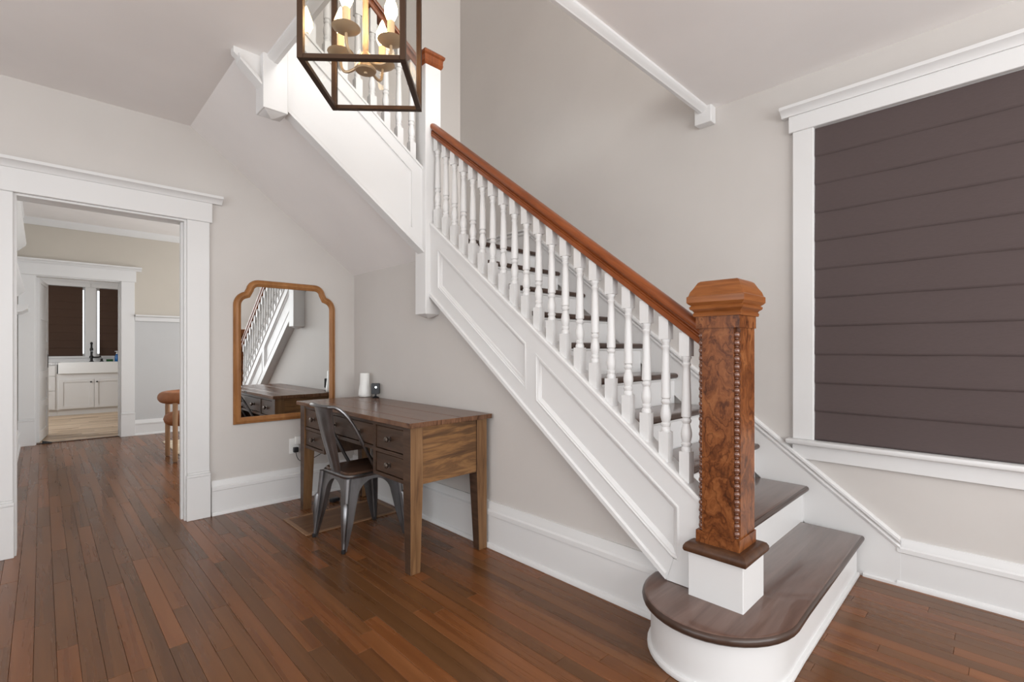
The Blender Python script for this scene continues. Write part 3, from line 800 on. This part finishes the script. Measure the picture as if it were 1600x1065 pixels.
yA, yB = K0 + 0.41, K1 - 0.41                    # inner edges of the pedestals
mb = MB()
mb.box(fx, K0 + LWD, dzt - 0.050, fx + 0.03, K1 - LWD, dzt - 0.027)
mb.box(fx, yA - 0.03, ZB, fx + 0.03, yA, dzt - 0.05); mb.box(fx, yB, ZB, fx + 0.03, yB + 0.03, dzt - 0.05)
mb.box(fx, yA, 0.600, fx + 0.03, yB, 0.622)
for a, b in ((K0 + LWD, yA - 0.03), (yB + 0.03, K1 - LWD)):
    mb.box(fx, a, ZB, fx + 0.03, b, ZB + 0.02); mb.box(fx, a, 0.596, fx + 0.03, b, 0.616)
dpart('face_frame', mb, M['desk'])
mb = MB()
mb.box(fx + 0.03, yA - 0.018, ZB, L1 - 0.01, yA, dzt - 0.028); mb.box(fx + 0.03, yB, ZB, L1 - 0.01, yB + 0.018, dzt - 0.028)
mb.box(fx + 0.03, K0 + 0.03, ZB, L1 - 0.01, yA - 0.018, ZB + 0.012); mb.box(fx + 0.03, yB + 0.018, ZB, L1 - 0.01, K1 - 0.03, ZB + 0.012)
mb.box(fx + 0.03, yA, 0.610, L1 - 0.01, yB, 0.620)
mb.box(L1 - 0.022, K0 + LWD, ZB, L1 - 0.010, K1 - LWD, dzt - 0.028)
dpart('carcass', mb, M['desk'])
def knob(y, z, parent):
    mb = MB()
    rot = Matrix.Rotation(-PI / 2, 4, 'Y')
    tmp = MB().lathe([(0.006, 0.0), (0.006, 0.010), (0.012, 0.014), (0.0165, 0.021), (0.0165, 0.026), (0.010, 0.031), (0.002, 0.032)], n=14)
    tmp.lathe([(0.014, 0), (0.014, 0.003), (0.006, 0.004)], n=14)
    bmesh.ops.transform(tmp.bm, matrix=Matrix.Translation((fx + 0.003, y, z)) @ rot, verts=tmp.bm.verts)
    return obj('knob', tmp, M['pewter'], parent, 40)
for a, b, z0, z1, two in ((K0 + LWD, yA - 0.03, ZB + 0.02, 0.596, 1), (K0 + LWD, yA - 0.03, 0.616, dzt - 0.05, 1), (yA, yB, 0.622, dzt - 0.05, 2), (yB + 0.03, K1 - LWD, ZB + 0.02, 0.596, 1), (yB + 0.03, K1 - LWD, 0.616, dzt - 0.05, 1)):
    g = 0.004
    dr = dpart('drawer', MB().box(fx + 0.004, a + g, z0 + g, fx + 0.022, b - g, z1 - g).bevel(0.002).box(fx + 0.022, a + 0.02, z0 + 0.012, fx + 0.38, b - 0.02, z1 - 0.015), M['desk'])
    for k in range(two):
        knob(a + (b - a) * (0.5 if two == 1 else (0.25 + 0.5 * k)), (z0 + z1) / 2, dr)

# ================================================================== metal chair
CH = thing('metal_chair', 'gunmetal steel bistro chair with curved back and dark wood seat, pushed up to the desk', 'chair', (1.455, 2.885, 0), math.radians(3))
# local +x faces the desk; seat 0.36 square at 0.45
def foot(sx, sy): return Vector((0.215 * sx, 0.185 * sy, 0))
def cor(sx, sy): return Vector((0.172 * sx, 0.160 * sy, 0.418))
for sx in (-1, 1):
    for sy in (-1, 1):
        mb = MB()
        A, Ft = cor(sx, sy), foot(sx, sy)
        for other in (cor(-sx, sy), cor(sx, -sy)):
            mid = (A + other) / 2
            of = foot(-sx, sy) if other == cor(-sx, sy) else foot(sx, -sy)
            along_v = (other - A).normalized()
            down = (Ft - A)
            nrm = along_v.cross(down).normalized()
            if nrm.dot(Vector((A.x, A.y, 0))) > 0: nrm = -nrm
            pts = [A, mid, mid + Vector((0, 0, -0.026))]
            hw = (other - A).length / 2
            # arched inner edge running down into the leg
            for k in range(1, 9):
                t = k / 8
                zz = 0.062 + 0.0 * t
                ang = t * PI / 2
                wdt = hw - (hw - 0.070) * math.sin(ang)
                dz = 0.026 / 0.432 + (0.30 - 0.026 / 0.432) * (1 - math.cos(ang))
                pts.append(A + along_v * wdt + down * dz)
            pts.append(A + along_v * 0.052 + down * 0.62)
            pts.append(Ft + along_v * 0.021 + Vector((0, 0, 0.004)))
            pts.append(Ft + Vector((0, 0, 0.004)))
            mb.prism(pts, nrm * 0.004)
        # rolled corner and raised rib
        mb.tube([A + Vector((0, 0, 0.0)), A + (Ft - A) * 0.5, Ft + Vector((0, 0, 0.004))], [0.018, 0.014, 0.009], 10)
        d = (Ft - A)
        outw = Vector((sx, sy, 0)).normalized()
        mb.tube([A + d * 0.33 + outw * 0.006, A + d * 0.37 + outw * 0.013, A + d * 0.62 + outw * 0.012, A + d * 0.86 + outw * 0.005], [0.009, 0.018, 0.016, 0.006], 12)
        lg = obj('leg', mb, M['steel'], CH, 40)
        o = obj('rubber_foot', MB().lathe([(0.012, 0.0), (0.013, 0.004), (0.012, 0.022), (0.006, 0.026)], (Ft.x, Ft.y, 0), 10), M['plastic_b'], lg)
def rsq(hx, hy, r, z, n=5):
    out = []
    for cx_, cy_, a0 in ((hx - r, hy - r, 0), (-hx + r, hy - r, PI / 2), (-hx + r, -hy + r, PI), (hx - r, -hy + r, 3 * PI / 2)):
        for i in range(n + 1):
            a = a0 + PI / 2 * i / n
            out.append((cx_ + r * math.cos(a), cy_ + r * math.sin(a), z))
    return out
obj('seat_rim', MB().loft([rsq(0.178, 0.166, 0.05, 0.412), rsq(0.182, 0.170, 0.05, 0.426), rsq(0.178, 0.166, 0.05, 0.434)]), M['steel'], CH)
obj('seat', MB().loft([rsq(0.168, 0.156, 0.045, 0.432), rsq(0.170, 0.158, 0.045, 0.442), rsq(0.166, 0.154, 0.045, 0.447)]), M['seat'], CH)
# back: rolled tube frame from the seat sides up over the top, wide pressed splat
def bez(p, n=10):
    out = []
    p = [Vector(q) for q in p]
    for i in range(n + 1):
        t = i / n
        q = [x.copy() for x in p]
        while len(q) > 1: q = [q[k].lerp(q[k + 1], t) for k in range(len(q) - 1)]
        out.append(q[0])
    return out
half = bez([(0.015, -0.168, 0.432), (-0.06, -0.174, 0.56), (-0.12, -0.172, 0.70), (-0.195, -0.175, 0.86), (-0.268, -0.11, 0.845)], 12)
half += [Vector((-0.278, -0.055, 0.846)), Vector((-0.281, 0, 0.847))]
full = half + [Vector((p.x, -p.y, p.z)) for p in half[-2::-1]]
obj('back_frame', MB().tube(full, 0.0105, 10), M['steel'], CH)
rings = []
for i in range(13):
    t = i / 12
    z = 0.420 + (0.842 - 0.420) * t
    xx = -0.168 - 0.012 * math.sin(t * PI) - 0.108 * t ** 1.25
    hw = 0.060 + 0.052 * t
    row = []
    for k in range(11):
        u = k / 10 * 2 - 1
        groove = 0.005 if 0.28 < abs(u) < 0.5 and 0.12 < t < 0.9 else 0.0
        row.append(Vector((xx + 0.022 * u * u * (0.3 + t) + groove, u * hw, z)))
    back = [p + Vector((-0.004, 0, 0)) for p in row[::-1]]
    rings.append(row + back)
obj('splat', MB().loft(rings), M['steel'], CH, 40)
for sy in (-1, 1):
    obj('bolt', MB().ball((0.015, 0.170 * sy, 0.438), 0.009, 8, 6), M['pewter'], CH)

# ================================================================== mirror
MR = thing('wall_mirror', 'arched wall mirror with shouldered golden oak frame hanging behind the desk', 'mirror', (1.3825, WA, 0.63))
def mirror_outline():
    hw, h = 0.381, 1.072
    pts = [(-hw, 0.0)]
    right = []
    # shoulder arc, cove step, top arc
    for i in range(9):
        a = i / 8 * PI / 2 * 0.86
        right.append((hw - 0.095 * (1 - math.cos(a)) , 0.875 + 0.105 * math.sin(a)))
    ex, ez = right[-1]
    for i in range(1, 10):
        a = i / 9 * PI / 2
        right.append((ex - 0.012 - 0.085 * (1 - math.cos(a)), ez + 0.012 + (h - ez - 0.012) * math.sin(a)))
    out = [(hw, 0.0)] + right
    return pts + out + [(-x, z) for x, z in right[::-1]]
mo = mirror_outline()
def off2(pts, d):
    out = []; n = len(pts)
    for i in range(n):
        p0, p1, p2 = Vector(pts[i - 1]), Vector(pts[i]), Vector(pts[(i + 1) % n])
        a = (p1 - p0).normalized(); b = (p2 - p1).normalized()
        nn = Vector((-(a.y + b.y), a.x + b.x)).normalized()
        out.append(p1 + nn * d / max(0.55, nn.dot(Vector((-a.y, a.x)))))
    return out
mb = MB(); rings = []
for d, yy in ((0.0, -0.001), (0.0, -0.016), (0.004, -0.022), (0.010, -0.020), (0.016, -0.026), (0.026, -0.031), (0.034, -0.029), (0.038, -0.022), (0.044, -0.021), (0.050, -0.015), (0.050, -0.009)):
    rings.append([(p.x, yy, p.y) for p in off2(mo, d)])
R_ = [[mb.bm.verts.new(p) for p in r] for r in rings]; n_ = len(mo)
for A_, B_ in zip(R_, R_[1:]):
    for i in range(n_): mb.bm.faces.new((A_[i], A_[(i + 1) % n_], B_[(i + 1) % n_], B_[i]))
obj('frame', mb, M['mframe'], MR, 50)
obj('mirror_glass', MB().prism([(p.x, -0.012, p.y) for p in off2(mo, 0.045)], (0, 0.009, 0)), M['mirror'], MR, 0)

# ================================================================== lantern
LN = thing('lantern', 'square bronze and glass lantern with four lit candle bulbs hanging from the ceiling', 'pendant light', (0.7275, 1.409, 2.0), math.radians(-42.2))
H, Wd, bw = 0.46, 0.152, 0.0085
def bar(x0, y0, z0, x1, y1, z1): return obj('frame_bar', bx(x0, y0, z0, x1, y1, z1).bevel(0.001), M['bronze'], LN)
for sx in (-1, 1):
    for sy in (-1, 1):
        cx_, cy_ = sx * (Wd - bw), sy * (Wd - bw)
        bar(cx_ - bw, cy_ - bw, 0, cx_ + bw, cy_ + bw, H)
for z in (0, H - 2 * bw):
    for s in (-1, 1):
        c_ = s * (Wd - bw)
        bar(-Wd + 2 * bw, c_ - bw, z, Wd - 2 * bw, c_ + bw, z + 2 * bw * 0.8)
        bar(c_ - bw, -Wd + 2 * bw, z, c_ + bw, Wd - 2 * bw, z + 2 * bw * 0.8)
g = Wd - bw
for s in (-1, 1):
    obj('pane', bx(-g + bw, s * g - 0.0012, 0.012, g - bw, s * g + 0.0012, H - 0.012), M['glass'], LN, 0)
    obj('pane', bx(s * g - 0.0012, -g + bw, 0.012, s * g + 0.0012, g - bw, H - 0.012), M['glass'], LN, 0)
for sx in (-1, 1):
    for sy in (-1, 1):
        obj('hip_bar', MB().tube([(sx * (Wd - bw), sy * (Wd - bw), H - 0.004), (sx * 0.03, sy * 0.03, H + 0.10)], 0.007, 6), M['bronze'], LN)
obj('roof_cap', MB().frustum(0, 0, H + 0.092, 0.04, 0.04, H + 0.11, 0.03, 0.03), M['bronze'], LN)
for s_ in (-1, 1):
    for flip in (0, 1):
        q_ = [(-0.14, 0.143, H), (0.14, 0.143, H), (0.032, 0.035, H + 0.098), (-0.032, 0.035, H + 0.098)]
        q_ = [(y_, x_ * 1.0, z_) if flip else (x_, y_, z_) for x_, y_, z_ in q_]
        q_ = [(x_ * (s_ if flip else 1), y_ * (1 if flip else s_), z_) for x_, y_, z_ in q_]
        obj('roof_pane', MB().prism(q_, (0, 0, 0.002)), M['glass'], LN, 0)
mb = MB().lathe([(0.008, H + 0.10), (0.008, 0.735 - 0.03)], n=10).lathe([(0.06, 0.733), (0.06, 0.72), (0.02, 0.70), (0.008, 0.69)], n=20)
mb.lathe([(0.012, 0.05), (0.009, 0.10), (0.009, H + 0.02)], n=12)
obj('stem', mb, M['brass'], LN)
obj('hub', MB().lathe([(0.004, 0.043), (0.006, 0.047), (0.030, 0.050), (0.033, 0.054), (0.030, 0.06), (0.018, 0.075), (0.022, 0.09), (0.014, 0.105), (0.009, 0.11)], n=20), M['brass'], LN)
for px_, py_ in ((-0.033, -0.089), (0.030, 0.094), (0.086, -0.034), (-0.088, 0.034)):
    e = Vector((px_, py_, 0)); u = e.normalized()
    pts = bez([u * 0.02 + Vector((0, 0, 0.075)), u * 0.06 + Vector((0, 0, 0.055)), e * 1.05 + Vector((0, 0, 0.050)), e + Vector((0, 0, 0.115))], 10)
    arm = obj('candle_arm', MB().tube(pts, 0.0045, 8), M['brass'], LN)
    obj('drip_pan', MB().lathe([(0.006, 0.112), (0.024, 0.116), (0.039, 0.126), (0.041, 0.128), (0.038, 0.130), (0.022, 0.121), (0.010, 0.120)], e, 20), M['brass'], arm)
    obj('candle_sleeve', MB().lathe([(0.0115, 0.119), (0.0115, 0.185), (0.009, 0.188)], e, 14), M['candle'], arm)
    obj('bulb', MB().lathe([(0.008, 0.186), (0.013, 0.194), (0.020, 0.212), (0.0195, 0.228), (0.012, 0.250), (0.005, 0.268), (0.001, 0.275)], e, 14), M['bulb'], arm, 60)

# ================================================================== small things by the desk
t = obj('smart_speaker', MB().lathe([(0.030, 0), (0.040, 0.002), (0.045, 0.012), (0.045, 0.018), (0.0435, 0.019), (0.0435, 0.022), (0.045, 0.023), (0.043, 0.045), (0.035, 0.10), (0.033, 0.175), (0.030, 0.180), (0.004, 0.181)], n=28), M['plastic_w'])
t.scale = (1.12, 1.12, 1.06); t.location = (1.872, 3.640, 0.7992); tag(t, 'white tapered cylinder standing on the far end of the desk', 'speaker')
cmr = thing('indoor_camera', 'small black rounded camera with a white light on the desk beside the white cylinder', 'camera', (1.893, 3.500, 0.7992), math.radians(-40))
obj('body', MB().prism([(x, -0.014, z + 0.072) for x, _, z in [(p[0], 0, p[1]) for p in rsq(0.032, 0.043, 0.010, 0)]], (0, 0.028, 0)).bevel(0.002, 1, 60), M['plastic_b'], cmr)
o = obj('lens', MB().ball((0.004, -0.0145, 0.084), (0.0075, 0.003, 0.0075), 12, 6), M['led'], cmr); o['label'] = 'glowing white light'
obj('stand', MB().lathe([(0.026, 0), (0.027, 0.005), (0.012, 0.012), (0.007, 0.016), (0.007, 0.030)], n=18), M['plastic_b'], cmr)
# floor grille
GR = thing('floor_grille', 'wood framed floor return grille set in the boards under the desk and chair', 'floor vent', (1.535, 3.305, 0))
gx, gy = 0.34, 0.205
for x0, y0, x1, y1 in ((-gx, -gy, gx, -gy + 0.03), (-gx, gy - 0.03, gx, gy), (-gx, -gy + 0.03, -gx + 0.03, gy - 0.03), (gx - 0.03, -gy + 0.03, gx, gy - 0.03)):
    obj('frame_strip', bx(x0, y0, 0.0005, x1, y1, 0.008).bevel(0.002), M['grilleframe'], GR)
mb = MB()
for i in range(40):
    yy = -gy + 0.032 + (2 * gy - 0.064) * (i + 0.5) / 40
    mb.box(-gx + 0.03, yy - 0.003, 0.001, gx - 0.03, yy + 0.003, 0.005)
mb.box(-gx + 0.03, -gy + 0.03, 0.0005, gx - 0.03, gy - 0.03, 0.0016)
o = obj('louvres', mb, M['grille'], GR); o['kind'] = 'stuff'
# outlet with charger
OT = thing('wall_outlet', 'white wall outlet plate low on the wall to the left of the desk', 'outlet', (1.435, WA, 0.36))
obj('plate', MB().prism([(x, -0.006, z + 0.057) for x, z, _ in rsq(0.038, 0.060, 0.006, 0)], (0, 0.006, 0)).bevel(0.0015, 1, 60), M['plastic_w'], OT)
for zz in (0.03, 0.085): obj('socket', MB().prism([(x, -0.008, z + zz) for x, z, _ in rsq(0.017, 0.014, 0.007, 0)], (0, 0.002, 0)), M['plastic_w'], OT)
pw = obj('plug_adapter', bx(1.435, WA - 0.036, 0.432, 1.475, WA - 0.008, 0.492).bevel(0.004, 2), M['plastic_w'])
tag(pw, 'white square plug adapter in the upper socket of the wall outlet', 'adapter')
pw.location.y = -0.0005
pb_ = thing('plug', 'black plug with a thin black cord in the lower socket of the wall outlet', 'plug', (1.44, WA - 0.009, 0.39))
obj('body', MB().box(-0.018, -0.03, -0.022, 0.018, 0, 0.018).bevel(0.005, 2), M['plastic_b'], pb_)
obj('cord', MB().tube(bez([(0, -0.02, -0.02), (0.0, -0.03, -0.09), (0.04, -0.03, -0.13), (0.09, -0.022, -0.10), (0.16, -0.025, -0.085), (0.25, -0.028, -0.03)], 18), 0.0028, 6), M['plastic_b'], pb_)
ad = obj('power_adapter', MB().box(-0.035, -0.022, 0, 0.035, 0.022, 0.028).bevel(0.006, 2), M['plastic_b'])
ad.location = (1.63, 3.66, 0.001); ad.rotation_euler[2] = 0.3
tag(ad, 'small black power brick on the floor under the far end of the desk', 'power adapter')

# ================================================================== dining room
AC = thing('dining_armchair', 'tan leather barrel armchair on round pale wooden legs seen through the doorway', 'chair', (1.285, 6.32, 0), 0)
arc = [(0.0 + 0.345 * math.cos(a), 0.30 * math.sin(a), 0.665) for a in [math.radians(62 + (298 - 62) * i / 28) for i in range(29)]]
mb = MB(); rr = [0.062] * len(arc)
rr[0] = rr[-1] = 0.03; rr[1] = rr[-2] = 0.055
obj('back_bolster', mb.tube(arc, rr, 16), M['leather'], AC, 60)
def disk(r, z): return [(r * 1.14 * math.cos(2 * PI * i / 32), r * 0.9 * math.sin(2 * PI * i / 32), z) for i in range(32)]
obj('seat', MB().loft([disk(0.22, 0.355), disk(0.27, 0.365), disk(0.300, 0.39), disk(0.312, 0.43), disk(0.300, 0.47), disk(0.27, 0.495), disk(0.20, 0.503)]), M['leather'], AC, 60)
for lx, ly_ in ((-0.285, -0.225), (-0.285, 0.205), (0.20, -0.225), (0.20, 0.225)):
    obj('leg', MB().lathe([(0.019, 0.003), (0.023, 0.010), (0.024, 0.62 if lx < 0 else 0.40)], (lx, ly_, 0 if lx < 0 else 0.008), 16), M['paleleg'], AC)
rg = tag(obj('rug', bx(1.10, 4.9, 0.0006, 3.2, 7.55, 0.010).bevel(0.003), M['rug']), 'pale beige woven rug on the dining room floor beneath the tan armchair', 'rug')

# ================================================================== kitchen
def shaker(name, x0, x1, z0, z1, yf, parent, m=None):
    m = m or M['cab']; r = 0.055
    mb = MB().box(x0 + r, yf - 0.008, z0 + r, x1 - r, yf, z1 - r)
    mb.box(x0, yf - 0.019, z0, x0 + r, yf, z1).box(x1 - r, yf - 0.019, z0, x1, yf, z1).box(x0 + r, yf - 0.019, z0, x1 - r, yf, z0 + r).box(x0 + r, yf - 0.019, z1 - r, x1 - r, yf, z1)
    return obj(name, mb, m, parent)
KF = 11.80
cabs = thing('sink_cabinet', 'white shaker kitchen cabinet with two doors below the farmhouse sink', 'cabinet', (0.69, 12.1, 0))
off = Vector((0.69, 12.1, 0))
def kp(name, mb, m, par, o_): 
    o = obj(name, mb, m, par); o.location = -o_; return o
kp('body', bx(0.19, KF, 0.10, 1.19, YK - 0.01, 0.745), M['cab'], cabs, off)
kp('toe_kick', bx(0.19, KF + 0.03, 0.0, 1.19, YK - 0.03, 0.10), M['cab'], cabs, off)
for x0, x1, kx in ((0.215, 0.686, 0.644), (0.692, 1.163, 0.728)):
    d = shaker('door', x0, x1, 0.115, 0.645, KF, cabs); d.location = -off
    obj('knob', MB().tube([(kx, KF - 0.018, 0.588), (kx, KF - 0.032, 0.588)], 0.006, 8).ball((kx, KF - 0.038, 0.588), (0.015, 0.010, 0.013)), M['black'], d)
cabd = thing('drawer_cabinet', 'white kitchen drawer cabinet to the left of the sink', 'cabinet', (-0.2, 12.1, 0))
off2_ = Vector((-0.2, 12.1, 0))
kp('body', bx(-0.62, KF, 0.10, 0.188, YK - 0.01, 0.905), M['cab'], cabd, off2_)
kp('toe_kick', bx(-0.62, KF + 0.03, 0.0, 0.188, YK - 0.03, 0.10), M['cab'], cabd, off2_)
for z0, z1 in ((0.115, 0.44), (0.45, 0.70), (0.71, 0.885)):
    d = shaker('drawer', -0.45, 0.165, z0, z1, KF, cabd); d.location = -off2_
    obj('knob', MB().tube([(-0.14, KF - 0.018, (z0 + z1) / 2), (-0.14, KF - 0.032, (z0 + z1) / 2)], 0.006, 8).ball((-0.14, KF - 0.038, (z0 + z1) / 2), 0.013), M['black'], d)
mb = MB().box(-0.63, KF - 0.025, 0.906, 0.198, YK - 0.001, 0.945)
mb.box(0.198, 12.25, 0.906, 1.182, YK - 0.001, 0.945); mb.box(1.182, KF - 0.025, 0.906, 2.39, YK - 0.001, 0.945)
tag(obj('countertop', mb, M['marble']), 'pale veined stone worktop running under the kitchen windows', 'worktop')
ct2 = thing('base_cabinet', 'white kitchen base cabinet to the right of the sink, mostly behind the door casing', 'cabinet', (1.8, 12.1, 0))
kp('body', bx(1.195, KF, 0.10, 2.39, YK - 0.01, 0.905), M['cab'], ct2, Vector((1.8, 12.1, 0)))
kp('toe_kick', bx(1.195, KF + 0.03, 0.0, 2.39, YK - 0.03, 0.10), M['cab'], ct2, Vector((1.8, 12.1, 0)))
d = shaker('door', 1.21, 1.78, 0.115, 0.885, KF, ct2); d.location = -Vector((1.8, 12.1, 0))
sx0, sx1, sy0, sy1 = 0.202, 1.178, KF - 0.045, 12.245
mb = MB().box(sx0, sy0, 0.748, sx1, sy1, 0.765).box(sx0, sy0, 0.765, sx1, sy0 + 0.03, 0.945).box(sx0, sy1 - 0.03, 0.765, sx1, sy1, 0.945).box(sx0, sy0 + 0.03, 0.765, sx0 + 0.03, sy1 - 0.03, 0.945).box(sx1 - 0.03, sy0 + 0.03, 0.765, sx1, sy1 - 0.03, 0.945)
tag(obj('farmhouse_sink', mb, M['ceramic']), 'white apron-front farmhouse sink in the kitchen below the windows', 'sink')
FC = thing('faucet', 'black bridge kitchen faucet with upright spout behind the white sink', 'faucet', (0.68, 12.30, 0.946))
obj('spout', MB().lathe([(0.035, 0), (0.035, 0.012), (0.022, 0.02), (0.020, 0.06), (0.032, 0.075), (0.032, 0.10), (0.018, 0.12), (0.016, 0.20), (0.026, 0.215), (0.026, 0.25), (0.016, 0.27), (0.015, 0.33), (0.022, 0.345), (0.018, 0.37), (0.006, 0.38)], n=14).tube([(0, 0, 0.20), (0, -0.10, 0.21), (0, -0.17, 0.18)], 0.013, 8), M['black'], FC)
obj('handle', MB().tube([(0.02, 0, 0.085), (0.10, 0, 0.085), (0.14, -0.01, 0.10)], [0.012, 0.014, 0.016], 8), M['black'], FC)
obj('side_spray', MB().lathe([(0.03, 0), (0.03, 0.01), (0.018, 0.02), (0.020, 0.05), (0.006, 0.06)], (0.15, 0, 0), 12), M['black'], FC)
SB = thing('soap_bottle', 'small blue bottle of hand soap with a pump, on the worktop right of the faucet', 'bottle', (1.06, 12.29, 0.946))
obj('body', MB().lathe([(0.034, 0), (0.036, 0.01), (0.036, 0.09), (0.030, 0.12), (0.014, 0.135), (0.014, 0.15)], n=18), M['soap'], SB)
obj('pump', MB().lathe([(0.016, 0.15), (0.016, 0.165), (0.006, 0.168), (0.006, 0.20)], n=12).tube([(0.01, 0, 0.20), (-0.035, 0, 0.196)], 0.007, 8), M['plastic_w'], SB)
tag(obj('sponge', bx(0.90, 12.27, 0.946, 1.00, 12.33, 0.99).bevel(0.004), M['sponge']), 'dark green scrubbing sponge on the worktop beside the blue soap bottle', 'sponge')
for i, (x0, x1) in enumerate(KW):
    wk = sgroup('window_%d' % (i + 2))
    mb = MB().box(x0, YK + 0.06, 1.05, x1, YK + 0.09, 1.10).box(x0, YK + 0.06, 2.33, x1, YK + 0.09, 2.38)
    mb.box(x0, YK + 0.06, 1.10, x0 + 0.02, YK + 0.09, 2.33).box(x1 - 0.02, YK + 0.06, 1.10, x1, YK + 0.09, 2.33)
    obj('sash', mb, M['trim'], wk)
    obj('pane', bx(x0 + 0.02, YK + 0.072, 1.10, x1 - 0.02, YK + 0.077, 2.33), M['glass'], wk)
    obj('head_casing', bx(x0 - 0.075, YK - 0.02, 2.38, x1 + 0.075, YK, 2.46), M['trim'], wk)
    obj('sill', bx(x0 - 0.074, YK - 0.03, 1.02, x1 + 0.074, YK + 0.02, 1.048), M['trim'], wk)
roman_shade('dark brown roman shade on the left kitchen window behind the faucet', (0.105, YK + 0.02, 1.06), 0, 0.91, 1.062, 2.375, 9, M['kshade'])
roman_shade('dark brown roman shade on the right kitchen window above the soap bottle', (1.245, YK + 0.02, 1.06), 0, 0.88, 1.062, 2.375, 9, M['kshade'])
